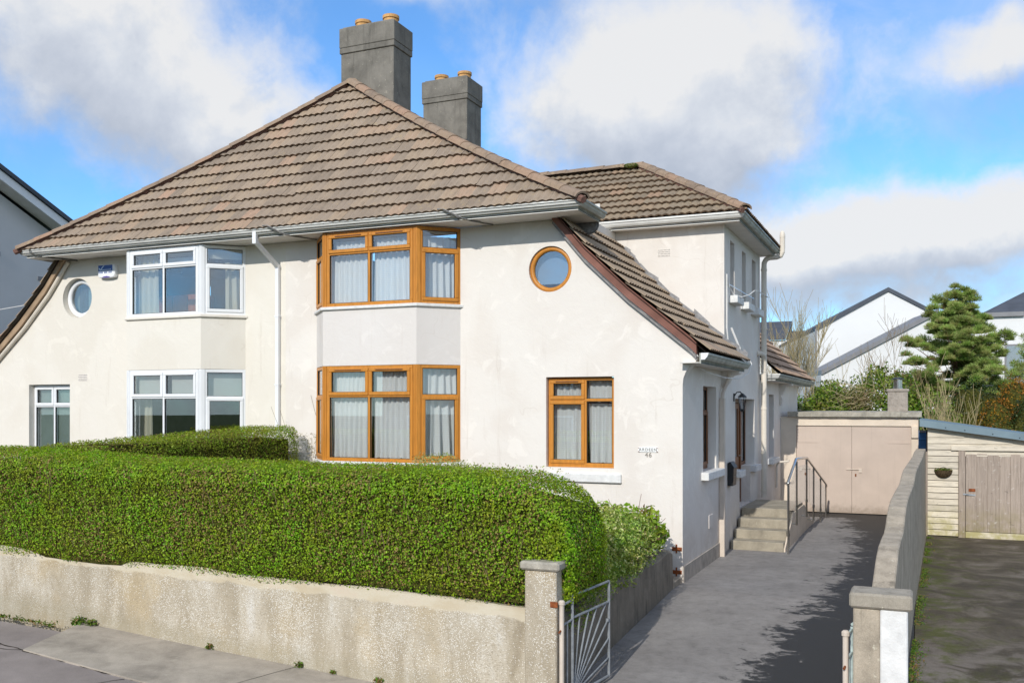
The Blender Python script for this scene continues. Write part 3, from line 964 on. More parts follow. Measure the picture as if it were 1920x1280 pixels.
def lay_tiles(e0, along, up, prof, a0, a1, keep, parent, mat, quota, gauge=0.34, w=0.30, rows=None, first=0.0, jit=0.004, order=1):
    """lay courses of tiles on a slope. e0: a point of the eave line (x,y); along/up: horizontal unit vectors;
    prof: list of (distance in from the eave, z); keep: vertical planes (point, normal) that cut the courses.
    The first quota[0] tiles become objects, the rest one joined mesh."""
    along, up = Vector((*along, 0)), Vector((*up, 0))
    cum = [0.0]
    for (d0, z0), (d1, z1) in zip(prof, prof[1:]):
        cum.append(cum[-1] + math.hypot(d1 - d0, z1 - z0))

    def at(s):
        s = max(0, min(s, cum[-1]))
        for i in range(len(prof) - 1):
            if s <= cum[i + 1] or i == len(prof) - 2:
                t = (s - cum[i]) / (cum[i + 1] - cum[i])
                return Vector((prof[i][0] + t * (prof[i + 1][0] - prof[i][0]), prof[i][1] + t * (prof[i + 1][1] - prof[i][1])))
    rest = Geo()
    s = first
    row = 0
    ncol = int(round((a1 - a0) / w))
    while s < cum[-1] - 0.05 and (rows is None or row < rows):
        L = min(gauge * 1.22, cum[-1] - s + 0.02)
        p, q = at(s), at(min(s + gauge, cum[-1]))
        tan = (q - p).normalized()
        T = up * tan.x + Vector((0, 0, tan.y))
        Nn = along.cross(T).normalized()
        if Nn.z < 0:
            Nn = -Nn
        base = tile_mesh(w, L, mat)
        for c in range(ncol):
            a = a0 + (c + 0.5) * w
            o3 = Vector((e0[0], e0[1], 0)) + along * a + up * p.x + Vector((0, 0, p.y))
            o3 += Nn * random.uniform(-jit, jit) + T * random.uniform(-jit, jit) * 1.4
            slip = random.random()
            if slip < 0.02:
                o3 -= T * random.uniform(0.015, 0.045)
            X = (along + T * (random.uniform(-0.006, 0.006) if slip > 0.03 else random.uniform(-0.03, 0.03))).normalized()
            Yv = Nn.cross(X) if Nn.cross(X).dot(T) > 0 else -Nn.cross(X)
            M = Matrix(((X.x, Yv.x, Nn.x, o3.x), (X.y, Yv.y, Nn.y, o3.y), (X.z, Yv.z, Nn.z, o3.z), (0, 0, 0, 1)))
            corners = [M @ Vector(v) for v in ((-w / 2, 0, 0), (w / 2, 0, 0), (w / 2, L, 0), (-w / 2, L, 0))]
            cut = []
            dead = False
            for (pt, nrm) in keep:
                ds = [(Vector((k.x - pt[0], k.y - pt[1]))).dot(Vector(nrm)) for k in corners]
                if max(ds) < 0.03:
                    dead = True
                    break
                if min(ds) < 0:
                    cut.append((pt, nrm))
            if dead:
                continue
            me = base
            if cut:
                bm = bmesh.new()
                bm.from_mesh(base)
                bm.transform(M)
                for (pt, nrm) in cut:
                    bmesh.ops.bisect_plane(bm, geom=bm.verts[:] + bm.edges[:] + bm.faces[:], plane_co=(pt[0], pt[1], 0), plane_no=(nrm[0], nrm[1], 0), clear_inner=True)
                if not bm.faces:
                    bm.free()
                    continue
                bm.transform(M.inverted())
                me = bpy.data.meshes.new("roof_tile")
                bm.to_mesh(me)
                bm.free()
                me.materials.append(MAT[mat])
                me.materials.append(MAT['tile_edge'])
            if quota[0] > 0:
                quota[0] -= 1
                place(bpy.data.objects.new("roof_tile", me), parent, M)
            else:
                rest.add([M @ v.co for v in me.vertices], [tuple(pp.vertices) for pp in me.polygons])
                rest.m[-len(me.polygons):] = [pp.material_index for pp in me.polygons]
        s += gauge
        row += 1
    if rest.v:
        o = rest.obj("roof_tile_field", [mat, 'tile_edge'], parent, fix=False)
        o['kind'] = 'stuff'


def ridge_tiles(pts, parent, mat, r=0.115, seg=0.42, lift=0.0, name="hip_tile"):
    """half-round tiles end to end along a polyline"""
    pts = [Vector(p) for p in pts]
    cum = [0]
    for a, b in zip(pts, pts[1:]):
        cum.append(cum[-1] + (b - a).length)

    def at(s):
        s = max(0, min(s, cum[-1]))
        for i in range(len(pts) - 1):
            if s <= cum[i + 1] or i == len(pts) - 2:
                return pts[i].lerp(pts[i + 1], (s - cum[i]) / (cum[i + 1] - cum[i]))
    n = max(1, int(round(cum[-1] / seg)))
    for k in range(n):
        a, b = at(cum[-1] * k / n), at(cum[-1] * (k + 1) / n)
        d = (b - a).normalized()
        side = d.cross(Vector((0, 0, 1))).normalized()
        upv = side.cross(d)
        g = Geo()
        L = (b - a).length
        prof = []
        for j in range(7):
            th = math.pi * j / 6
            prof.append((math.cos(th) * r * 1.12, math.sin(th) * r * 0.78))
        a_lift = 0.010 + random.uniform(-0.003, 0.004)
        ring = []
        for (t, lf, rr) in ((-0.02, a_lift + 0.006, 1.03), (L + 0.02, a_lift - 0.004, 0.99)):
            ring.append([a + d * t + side * (x * rr) + upv * (y * rr + lf + lift) for x, y in prof])
        inner = [a - d * 0.02 + side * (x * 0.82) + upv * (y * 0.78 + a_lift + lift) for x, y in prof]
        v = ring[0] + ring[1] + inner
        m = len(prof)
        f = [(i, i + 1, m + i + 1, m + i) for i in range(m - 1)] + [(2 * m + i, 2 * m + i + 1, i + 1, i) for i in range(m - 1)]
        g.add(v, f).obj(name, mat, parent, smooth=False)


# ------------------------------------------------------------------ windows (drawn in a flat frame: u along, v up, w towards the room)
def frame_matrix(p0, p1, z):
    """origin at p0 (x,y), u towards p1, v up, w pointing into the house (left-hand side turned)"""
    u = Vector((p1[0] - p0[0], p1[1] - p0[1], 0)).normalized()
    v = Vector((0, 0, 1))
    w = Vector((-u.y, u.x, 0))
    return Matrix(((u.x, w.x, v.x, p0[0]), (u.y, w.y, v.y, p0[1]), (0, 0, 1, z), (0, 0, 0, 1)))   # local axes: x=u, y=w (in), z=v


def ring_frame(g, M, u0, u1, v0, v1, t, w0, w1, mi=0, mitre=True):
    """rectangular frame of bar width t, between depths w0 (outside) and w1; bevelled inner lip"""
    for (a, b, c, d) in ((u0, u1, v0, v0 + t), (u0, u1, v1 - t, v1)):
        g.obox(M, (a, w0, c), (b, w1, d), mi)
    for (a, b) in ((u0, u0 + t), (u1 - t, u1)):
        g.obox(M, (a, w0 + 0.0005, v0 + t), (b, w1, v1 - t), mi)
    return g


def pane_obj(M, u0, u1, v0, v1, w, parent, mat='glass'):
    g = Geo().obox(M, (u0, w, v0), (u1, w + 0.006, v1))
    return g.obj("pane", mat, parent)


def curtain_obj(M, u0, u1, v0, v1, w, parent, mat='net', folds=9, amp=0.035, seed=0, gather=0.0, name="net_curtain"):
    r = np.random.default_rng(seed)
    nu, nv = max(24, int((u1 - u0) / 0.014)), 14
    ph = np.cumsum(r.uniform(0.5, 1.5, nu))
    ph = ph / ph[-1] * folds * 2 * math.pi
    am = np.interp(np.linspace(0, 1, nu), np.linspace(0, 1, 7), r.uniform(0.45, 1.25, 7)) * amp
    v, f = [], []
    for j in range(nv + 1):
        tj = j / nv
        for i in range(nu):
            ti = i / (nu - 1)
            u = u0 + (u1 - u0) * ti
            sway = math.sin(ti * 5 + seed) * 0.02 * (1 - tj)
            d = math.sin(ph[i] + (1 - tj) * math.sin(i * 0.13 + seed) * 1.2) * am[i] * (0.6 + 0.55 * (1 - tj))
            d += gather * (1 - tj) ** 2 * math.sin(ph[i] * 1.7 + 3 * tj) * 0.4
            bottom = 0.018 * (1 - tj) ** 6 * math.sin(ph[i] * 0.5 + seed)
            v.append(M @ Vector((u + sway, w + d, v0 + (v1 - v0) * tj + bottom)))
    for j in range(nv):
        for i in range(nu - 1):
            a = j * nu + i
            f.append((a, a + 1, a + nu + 1, a + nu))
    return Geo().add(v, f).obj(name, mat, parent, smooth=True, fix=False)


def light_window(M, wid, hgt, cols, split, part, mat, sash=(), gl='glass', fw=0.06, sash_t=0.062, depth=0.07, transom=0.045, mullion=0.045, vents=(), gasket='rubber'):
    """a casement: outer frame, transom at height `split`, one mullion per inner column edge; sash: set of (col,row) that carry their own sash.
    cols: list of u boundaries. rows: 0 below, 1 above the transom."""
    g = Geo()
    ring_frame(g, M, 0, wid, 0, hgt, fw, 0, depth)
    if split:
        g.obox(M, (fw, 0.001, split - transom / 2), (wid - fw, depth, split + transom / 2))
    for c in cols[1:-1]:
        lo, hi = fw, hgt - fw
        g.obox(M, (c - mullion / 2, 0.0015, lo), (c + mullion / 2, depth, (split - transom / 2) if split else hi))
        if split:
            g.obox(M, (c - mullion / 2, 0.0015, split + transom / 2), (c + mullion / 2, depth, hi))
    fr = g.obj("frame", mat, part, bevel=0.006)
    rows = [(fw, (split - transom / 2) if split else hgt - fw)] + ([(split + transom / 2, hgt - fw)] if split else [])
    for ci in range(len(cols) - 1):
        ua = fw if ci == 0 else cols[ci] + mullion / 2
        ub = wid - fw if ci == len(cols) - 2 else cols[ci + 1] - mullion / 2
        for ri, (va, vb) in enumerate(rows):
            if (ci, ri) in sash:
                s = Geo()
                e = 0.014
                ring_frame(s, M, ua - e, ub + e, va - e, vb + e, sash_t, -0.020, 0.022)
                s.obj("sash", mat, part, bevel=0.009)
                k = Geo()
                ring_frame(k, M, ua - e + sash_t - 0.001, ub + e - sash_t + 0.001, va - e + sash_t - 0.001, vb + e - sash_t + 0.001, 0.007, 0.006, 0.030)
                k.obj("gasket", gasket, part)
                pane_obj(M, ua - e + sash_t, ub + e - sash_t, va - e + sash_t, vb + e - sash_t, 0.016, part, gl)
                if (ci, ri) in vents:
                    x0 = ua + (ub - ua) * 0.16
                    x1 = ub - (ub - ua) * 0.16
                    Geo().obox(M, (x0, -0.032, vb + e - sash_t * 0.62), (x1, -0.019, vb + e - sash_t * 0.34)).obj("trickle_vent", 'oak_dark' if mat == 'oak' else mat, part)
            else:
                k = Geo()
                ring_frame(k, M, ua - 0.001, ub + 0.001, va - 0.001, vb + 0.001, 0.009, 0.010, 0.034)
                k.obj("gasket", gasket, part)
                pane_obj(M, ua, ub, va, vb, 0.026, part, gl)
    return fr

# ------------------------------------------------------------------ key lines of the pair of houses (metres; camera at x=0, y=0)
YF = 14.84            # front wall plane
XS = -3.489           # drive-side wall plane
XP = -11.14           # party wall
YW = 18.27            # front of the two-storey wing
YB = 22.6             # back of the wing
SOF = 5.92            # soffit of the main eaves
XU = -5.66            # side wall of the upper floor
GUT = [(0.0, 0.0), (0.0, 0.105), (0.008, 0.105), (0.012, 0.02), (0.05, 0.012), (0.075, 0.045), (0.092, 0.085), (0.112, 0.088), (0.112, 0.105), (0.122, 0.105), (0.122, 0.072), (0.104, 0.070), (0.090, 0.030), (0.06, -0.004)]


def eave_set(part_parent, path, outs, z_soffit, fascia_h, gmat='gutter', gut_lift=0.045, name="gutter"):
    """fascia board and ogee gutter along an eave line. outs: outward (x,y), mitre-scaled, per path point"""
    P3 = [(x, y, z_soffit) for x, y in path]
    Geo().sweep([(0, -0.012), (0, fascia_h), (-0.025, fascia_h), (-0.025, -0.012)], P3, outs).obj("fascia", gmat, part_parent)
    G3 = [(x, y, z_soffit + gut_lift) for x, y in path]
    outs2 = [(o[0], o[1]) for o in outs]
    gp = [(a + 0.002, b) for a, b in GUT]
    return Geo().sweep(gp, G3, outs2).obj(name, gmat, part_parent)


def main_z(t):
    return 6.02 + 3.1 * t + 0.5 * t * t


MAIN_PROF = [(3.035 * k / 8 , main_z(k / 8)) for k in range(9)]
SIDE_PROF = [(6.22 * k / 8, main_z(k / 8)) for k in range(9)]
CAT = [(0.0, 3.62), (0.28, 3.87), (1.32, 4.73), (2.05, 5.42), (2.62, 6.09)]       # catslide: distance from x=-3.04, z
VERGE = [(-3.24, 3.60), (-3.319, 3.689), (-3.80, 4.08), (-4.363, 4.536), (-5.092, 5.23), (-5.657, 5.90)]
CORBEL = [(-3.489, 3.14), (-3.478, 3.24), (-3.44, 3.34), (-3.37, 3.43), (-3.28, 3.50), (-3.245, 3.56)]


def bay(house, side, xs, p, mats, up, lo):
    """a two-storey splayed bay; xs = wall left, front left, front right, wall right"""
    xl0, xlf, xrf, xr0 = xs
    yf = YF - p

    def plan(e, back=0.0):
        k = e * 0.42
        return [(xl0 - e, YF + back), (xlf - k, yf - e), (xrf + k, yf - e), (xr0 + e, YF + back)]
    Geo().prism(plan(0, 0.02), 'z', -0.35, lo[0] - 0.06).obj("bay_wall", mats['panel'], house)
    Geo().prism(plan(0, 0.02), 'z', lo[1] + 0.004, up[0] - 0.055).obj("bay_wall", mats['panel'], house)
    for z in (lo[0], up[0]):
        Geo().prism(plan(0.045, 0.0), 'z', z - 0.058, z - 0.002).obj("window_sill", mats['sill'], house, bevel=0.01)
    for (z0, z1, split, which) in ((up[0], up[1], up[2], 'upper'), (lo[0], lo[1], lo[2], 'lower')):
        g = Geo()
        for (cx, cy) in ((xlf, yf), (xrf, yf)):
            sx = 1 if cx == xlf else -1
            poly = [(cx - sx * 0.005, yf + 0.003), (cx + sx * 0.062, yf + 0.003), (cx + sx * 0.075, yf + 0.02), (cx + sx * 0.075, yf + 0.09), (cx + sx * 0.02, yf + 0.12), (cx - sx * 0.055, yf + 0.065), (cx - sx * 0.045, yf + 0.043)]
            g.prism(poly, 'z', z0, z1)
            for q in (0.018, 0.036):
                g.box((cx + sx * q - 0.003, yf - 0.003, z0 + 0.02), (cx + sx * q + 0.003, yf + 0.004, z1 - 0.02))
        inner = [(xl0 + 0.1, YF + 0.1), (xlf + 0.06, yf + 0.10), (xrf - 0.06, yf + 0.10), (xr0 - 0.1, YF + 0.1)]
        g.prism(inner, 'z', z0 - 0.002, z0 + 0.018)
        part = g.obj("bay_window", mats['frame'], house)
        part['label'] = f"{which} bay window, {mats['word']}"
        # front facet
        w = (xrf - 0.078) - (xlf + 0.078)
        M = frame_matrix((xlf + 0.078, yf + 0.006), (xrf, yf + 0.006), z0)
        light_window(M, w, z1 - z0, [0, w / 2, w], split, part, mats['frame'], sash={(0, 1), (1, 1)}, gl=mats['glass'], vents={(0, 1), (1, 1)} if mats['vents'] else ())
        # splayed facets
        for (a, b, right) in (((xrf, yf), (xr0, YF), True), ((xl0, YF), (xlf, yf), False)):
            a, b = Vector(a), Vector(b)
            d = (b - a).normalized()
            L = (b - a).length
            a2 = a + d * (0.055 if right else 0.012)
            wd = L - 0.067
            M2 = frame_matrix(a2, a2 + d, z0)
            M2 = M2 @ Matrix.Translation((0, 0.012, 0))
            light_window(M2, wd, z1 - z0, [0, wd], split, part, mats['frame'], sash={(0, 0)}, gl=mats['glass'])
            mats['dress'](part, M2, wd, z1 - z0, split, which, 'right' if right else 'left')
        mats['dress'](part, M, w, z1 - z0, split, which, 'front')


def orange_dress(part, M, w, h, split, which, facet):
    seed = {'front': 3, 'right': 5, 'left': 8}[facet] + (20 if which == 'upper' else 0)
    n = 2 if facet == 'front' else 1
    for k in range(n):
        a, b = w * k / n + 0.02, w * (k + 1) / n - 0.02
        if which == 'upper':
            curtain_obj(M, a, b, 0.04, h - 0.14, 0.17, part, 'net', folds=8 if n == 2 else 6, amp=0.032, seed=seed + k)
        else:
            curtain_obj(M, a, b, 0.05, split - 0.03, 0.15, part, 'net', folds=8 if n == 2 else 5, amp=0.04, seed=seed + k, gather=0.05)
            curtain_obj(M, a, b, split + 0.0, h - 0.03, 0.16, part, 'net', folds=9 if n == 2 else 6, amp=0.028, seed=seed + k + 50)


def white_dress(part, M, w, h, split, which, facet):
    if which == 'upper':
        if facet == 'front':
            curtain_obj(M, 0.05, w * 0.30, 0.03, h - 0.05, 0.22, part, 'drape', folds=3, amp=0.035, seed=4, name="drape")
            Geo().obox(M, (0.0, 0.24, h - 0.25), (w, 0.30, h - 0.17)).obj("curtain_rail", 'upvc', part)
        elif facet == 'right':
            curtain_obj(M, w * 0.52, w - 0.03, 0.03, h - 0.30, 0.18, part, 'drape', folds=3, amp=0.035, seed=9, name="drape")
            Geo().obox(M, (0.02, 0.12, h - 0.24), (w - 0.02, 0.13, h - 0.03)).obj("blind", 'blind', part)
    else:
        n = 2 if facet == 'front' else 1
        for k in range(n):
            a, b = w * k / n + 0.09, w * (k + 1) / n - 0.045
            Geo().obox(M, (a, 0.14, split - 0.02), (b, 0.15, h - 0.10)).obj("blind", 'blind', part)
        if facet == 'front':
            curtain_obj(M, 0.09, 0.28, 0.03, h - 0.05, 0.30, part, 'drape', folds=2, amp=0.03, seed=4, name="drape")


def round_window(house, cx, cz, r, fr_t, depth, frame, backing, label, glass='glass'):
    g = Geo()
    n = 48
    prof = [(r - 0.002, 0.0), (r - 0.012, -0.018), (r - fr_t * 0.55, -0.028), (r - fr_t, -0.012), (r - fr_t - 0.004, 0.045), (r - 0.002, 0.05)]
    v, f = [], []
    y0 = YF + depth
    for (rr, dy) in prof:
        for k in range(n):
            a = 2 * math.pi * k / n
            v.append((cx + rr * math.cos(a), y0 + dy, cz + rr * math.sin(a)))
    m = len(prof)
    for i in range(m):
        for k in range(n):
            f.append((i * n + k, i * n + (k + 1) % n, ((i + 1) % m) * n + (k + 1) % n, ((i + 1) % m) * n + k))
    part = g.add(v, f).obj("round_window", frame, house, smooth=True)
    part['label'] = label
    Geo().prism(circle(cx, cz, r - fr_t + 0.004), 'y', y0 + 0.02, y0 + 0.026).obj("pane", glass, part)
    Geo().prism(circle(cx, cz, r + 0.02), 'y', y0 + 0.16, y0 + 0.19).obj("backing", backing, part)


def air_brick(house, x0, x1, z0, z1, y, name="air_brick"):
    g = Geo().box((x0, y - 0.004, z0), (x1, y + 0.03, z1), 0)
    rows, cols = 4, 9
    for r_ in range(rows):
        for c in range(cols):
            cx = x0 + (x1 - x0) * (c + 0.5 + (0.25 if r_ % 2 else -0.1)) / (cols + 0.6)
            cz = z0 + (z1 - z0) * (r_ + 0.5) / rows
            s = (x1 - x0) / cols * 0.30
            g.prism([(cx - s, cz), (cx, cz - s), (cx + s, cz), (cx, cz + s)], 'y', y - 0.0055, y - 0.0035, 1)
    g.obj(name, ['render_r', 'joint'], house)


# ================================================================== the right-hand house
house = thing("semi_detached_house", "off-white semi-detached house with orange-brown window frames, round window and long sloping side roof", "house", (-7.0, 18.5, 0))

outline = [(XP, -0.4), (XS, -0.4)] + CORBEL + VERGE[1:] + [(-5.657, SOF - 0.005), (XP, SOF - 0.005)]
SMALL = (-5.811, -4.624, 1.779, 3.285)
RND = (-5.742, 5.10, 0.385)
g = Geo()
holed_wall(g, outline, [rect(-10.38, -7.47, 0.5, 5.86), rect(*SMALL), circle(*RND)], lambda p: (p[0], YF, p[1]), (0, 0.26, 0))
# drive side: one flush wall along the low front part, the two-storey wing and the rear extension
side_out = [(YF + 0.26, -0.4), (29.8, -0.4), (29.8, 3.42), (YB, 3.42), (YB, 6.285), (YW, 6.285), (YW, 3.60), (YF + 0.26, 3.46)]
side_holes = [rect(16.36, 17.5, 1.66, 3.15), rect(24.0, 24.85, 1.52, 3.10)]
for (a, b) in ((18.88, 19.34), (20.2, 20.68), (21.46, 21.98)):
    side_holes.append(rect(a, b, 4.98, 6.08))
DOOR = [(19.42, 1.50), (19.92, 1.50), (19.92, 0.70), (21.26, 0.70), (21.26, 1.50), (21.82, 1.50), (21.82, 2.96), (19.42, 2.96)]
side_holes.append(DOOR)
holed_wall(g, side_out, side_holes, lambda p: (XS, p[0], p[1]), (-0.26, 0, 0))
# wing front, upper side wall
g.box((XU, YW, 2.9), (XS - 0.26, YW + 0.25, 6.285))
g.box((XU - 0.25, YF + 0.26, 4.9), (XU, YW - 0.002, 6.27))
wall = g.obj("wall", 'render_r', house)
# plinth band along the drive side
Geo().box((XS, YF + 0.004, -0.4), (XS + 0.022, 17.72, 0.26)).obj("plinth", 'plinth', house, bevel=0.006)
# dark rooms behind the windows
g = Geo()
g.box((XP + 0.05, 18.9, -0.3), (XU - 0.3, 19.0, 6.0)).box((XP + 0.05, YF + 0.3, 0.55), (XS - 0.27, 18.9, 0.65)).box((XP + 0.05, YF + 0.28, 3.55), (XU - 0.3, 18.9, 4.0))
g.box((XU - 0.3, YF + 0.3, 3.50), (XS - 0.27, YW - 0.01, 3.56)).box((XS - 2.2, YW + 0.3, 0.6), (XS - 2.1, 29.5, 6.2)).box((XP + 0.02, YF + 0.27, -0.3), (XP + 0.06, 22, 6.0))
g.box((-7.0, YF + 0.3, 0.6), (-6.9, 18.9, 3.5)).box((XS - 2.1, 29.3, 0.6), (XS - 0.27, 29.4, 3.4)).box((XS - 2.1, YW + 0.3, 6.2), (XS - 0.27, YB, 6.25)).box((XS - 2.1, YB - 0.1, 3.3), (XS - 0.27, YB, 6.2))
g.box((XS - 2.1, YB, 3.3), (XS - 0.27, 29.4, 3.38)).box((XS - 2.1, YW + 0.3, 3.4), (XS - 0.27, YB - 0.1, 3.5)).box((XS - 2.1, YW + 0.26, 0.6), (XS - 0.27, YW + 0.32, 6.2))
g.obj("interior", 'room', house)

OR = dict(panel='bay_panel', sill='white_paint', frame='oak', glass='glass_bay', vents=True, word='orange-brown frames with net curtains', dress=orange_dress)
bay(house, 'r', (-10.45, -9.90, -7.98, -7.40), 0.57, OR, (4.573, 5.90, 0.945), (1.824, 3.515, 1.155))

# small front window with its sill
part = Geo().box((-5.79, YF - 0.06, 1.545), (-4.49, YF + 0.07, 1.69)).obj("window_sill", 'white_paint', house, bevel=0.012)
Geo().box((-5.80, YF + 0.03, 1.692), (-4.63, YF + 0.25, 1.775)).obj("sub_sill", 'white_paint', house)
M = frame_matrix((SMALL[0] + 0.01, YF + 0.085), (0, YF + 0.085), SMALL[2] + 0.004)
wpart = Geo().obox(M, (0.0, 0.0, -0.002), (1.165, 0.05, 0.028)).obj("casement_window", 'oak', house)
light_window(M @ Matrix.Translation((0, 0, 0.026)), 1.165, 1.46, [0, 0.655, 1.165], 1.09, wpart, 'oak', sash={(0, 0), (0, 1)}, gl='glass_bay', fw=0.045, vents={(0, 1)})
for k, (a, b) in enumerate(((0.05, 0.62), (0.66, 1.13))):
    curtain_obj(M, a, b, 0.06, 1.06, 0.15, wpart, 'net', folds=4, amp=0.035, seed=31 + k, gather=0.05)
    curtain_obj(M, a, b, 1.10, 1.45, 0.16, wpart, 'net', folds=5, amp=0.028, seed=41 + k)
round_window(house, RND[0], RND[1], RND[2], 0.075, 0.06, 'oak', 'sky_backing', "round window in an orange-brown ring")

# windows in the drive-side wall
def side_casement(y0, y1, z0, z1, frame, name="side_window"):
    Mw = frame_matrix((XS - 0.16, y0 + 0.005), (XS - 0.16, y1), z0 + 0.005)
    pw = Geo().obox(Mw, (0, 0, 0), (y1 - y0 - 0.01, 0.05, 0.03)).obj(name, frame, house)
    light_window(Mw @ Matrix.Translation((0, 0, 0.028)), y1 - y0 - 0.01, z1 - z0 - 0.04, [0, y1 - y0 - 0.01], (z1 - z0) * 0.68, pw, frame, sash={(0, 0)} if z1 - z0 > 1.2 else (), fw=0.05)
    return pw


side_casement(16.36, 17.5, 1.66, 3.15, 'oak_dark')
side_casement(24.0, 24.85, 1.52, 3.10, 'oak_dark')
for (a, b) in ((18.88, 19.34), (20.2, 20.68), (21.46, 21.98)):
    side_casement(a, b, 4.98, 6.08, 'oak_dark', "slit_window")
    Geo().box((XS - 0.02, a - 0.13, 4.83), (XS + 0.17, b + 0.13, 4.975)).obj("window_sill", 'white_paint', house, bevel=0.008)
for (a, b, z) in ((16.22, 17.66, 1.655), (19.30, 19.915, 1.495), (21.265, 22.02, 1.495), (23.85, 25.0, 1.515)):
    Geo().box((XS - 0.05, a, z - 0.135), (XS + 0.13, b, z)).obj("window_sill", 'white_paint', house, bevel=0.008)

# front door with two sidelights
Md = frame_matrix((XS - 0.20, 19.925), (XS - 0.20, 21.26), 0.70)
dp = Geo()
ring_frame(dp, Md, 0, 1.335, 0, 2.255, 0.075, 0, 0.09)
door = dp.obj("front_door", 'oak_dark', house)
Geo().obox(Md, (0.08, 0.03, 0.02), (1.255, 0.075, 1.0)).obox(Md, (0.08, 0.03, 1.0), (0.22, 0.075, 2.17)).obox(Md, (1.115, 0.03, 1.0), (1.255, 0.075, 2.17)).obox(Md, (0.22, 0.03, 2.05), (1.115, 0.075, 2.17)).obj("door_leaf", 'oak_dark', door, bevel=0.004)
pane_obj(Md, 0.22, 1.115, 1.0, 2.05, 0.045, door)
Geo().tube([Md @ Vector((1.19, 0.02, 1.02)), Md @ Vector((1.19, -0.04, 1.02)), Md @ Vector((1.08, -0.05, 1.02))], 0.012).obj("door_handle", 'steel', door)
for (a, b) in ((19.42, 19.92), (21.26, 21.82)):
    Mw = frame_matrix((XS - 0.20, a + 0.003), (XS - 0.20, b), 1.503)
    sp_ = Geo().obox(Mw, (0, 0.0, 0), (b - a - 0.006, 0.05, 0.02)).obj("sidelight", 'oak_dark', house)
    light_window(Mw @ Matrix.Translation((0, 0, 0.018)), b - a - 0.006, 1.43, [0, b - a - 0.006], 0, sp_, 'oak_dark', fw=0.055)

# ---- roof of the right-hand house
quota = [300]
rf = Geo()
# front slope deck, side slope deck
v, f = [], []
for k in range(9):
    t = k / 8
    z = main_z(t) - 0.03
    v += [(XP, 14.09 + 3.035 * t, z), (-4.92 - 6.22 * t, 14.09 + 3.035 * t, z)]
f += [(2 * k, 2 * k + 1, 2 * k + 3, 2 * k + 2) for k in range(8)]
rf.add(v, f)
v = []
for k in range(9):
    t = k / 8
    z = main_z(t) - 0.03
    x = -4.92 - 6.22 * t
    yb = 15.33 if x > -5.9 else 24.0
    v += [(x, 14.09 + 3.035 * t, z), (x, yb, z)]
rf.add(v, [(2 * k, 2 * k + 1, 2 * k + 3, 2 * k + 2) for k in range(8)])
# catslide deck and wing decks
v = []
for (d, z) in CAT:
    v += [(-3.04 - d, 14.66, z - 0.03), (-3.04 - d, YW - 0.002, z - 0.03)]
rf.add(v, [(2 * k, 2 * k + 1, 2 * k + 3, 2 * k + 2) for k in range(len(CAT) - 1)])
WZ0, WZ1 = 6.40, 8.05
rf.add([(-8.6, 17.87, WZ0), (-3.04, 17.87, WZ0), (-5.70, 20.44, WZ1), (-8.6, 20.44, WZ1)], [(0, 1, 2, 3)])
rf.add([(-3.04, 17.87, WZ0), (-3.04, 23.0, WZ0), (-5.70, 20.44, WZ1)], [(0, 1, 2)])
rf.add([(-8.6, 23.0, WZ0), (-3.04, 23.0, WZ0), (-5.70, 20.44, WZ1), (-8.6, 20.44, WZ1)], [(0, 1, 2, 3)])
rf.add([(-3.04, 22.70, 3.52), (-3.04, 30.3, 3.52), (-5.6, 30.3, 5.9), (-5.6, 22.70, 5.9)], [(0, 1, 2, 3)])
roof = rf.obj("roof", 'deck', house, fix=False)

hipn = Vector((-3.035, -6.22)).normalized()          # keep what lies on the front side of the right hip
lay_tiles((XP, 14.09), (1, 0), (0, 1), MAIN_PROF, 0.0, 6.3, [((-4.92, 14.09), tuple(hipn)), ((XP, 14), (1, 0))], roof, 'tile', quota)
wh = Vector((-2.57, -2.66)).normalized()
lay_tiles((-3.04, 17.88), (1, 0), (0, 1), [(0, WZ0 + 0.02), (2.56, WZ1 + 0.02)], -5.4, 0.0, [((-3.04, 17.87), tuple(wh))], roof, 'tile_w', quota)
lay_tiles((-3.04, 14.64), (0, 1), (-1, 0), CAT, 0.0, 3.6, [((0, YW), (0, -1))], roof, 'tile', quota, jit=0.003)
none = [0]
lay_tiles((-3.04, 17.88), (0, 1), (-1, 0), [(0, WZ0 + 0.02), (2.66, WZ1 + 0.02)], 0.0, 5.1, [((-3.04, 17.87), tuple(-wh)), ((-3.04, 23.0), (0.693, -0.72))], roof, 'tile_w', none)
lay_tiles((-3.04, 22.72), (0, 1), (-1, 0), [(0, 3.55), (2.5, 5.85)], 0.0, 7.5, [], roof, 'tile', none)
lay_tiles((-4.92, 14.1), (0, 1), (-1, 0), SIDE_PROF, 0.0, 9.9, [((-4.92, 14.09), (3.035 / 6.92, 6.22 / 6.92)), ((-6.0, 0), (-1, 0))], roof, 'tile', none)
ridge_tiles([(-4.93 - 6.21 * t, 14.10 + 3.025 * t, main_z(t) + 0.035) for t in [k / 10 for k in range(11)]], roof, 'hip', r=0.14)
Geo().tube([(-4.86 - 6.21 * t, 14.02 + 3.03 * t, main_z(t) + 0.0) for t in [k / 16 for k in range(17)]], 0.062, 6).obj("hip_mortar", 'mortar', roof)
ridge_tiles([(XP, 17.14, 9.62 + 0.035), (XP, 17.68, 9.62 + 0.035)], roof, 'hip', r=0.13, name="ridge_tile")
ridge_tiles([(XP, 18.5, 9.655), (XP, 21.38, 9.655)], roof, 'hip', r=0.13, name="ridge_tile")
ridge_tiles([(-3.04, 17.88, WZ0 + 0.06), (-5.70, 20.44, WZ1 + 0.06)], roof, 'hip', r=0.13)
ridge_tiles([(-5.70, 20.44, WZ1 + 0.06), (-8.4, 20.44, WZ1 + 0.06)], roof, 'hip', r=0.13, name="ridge_tile")
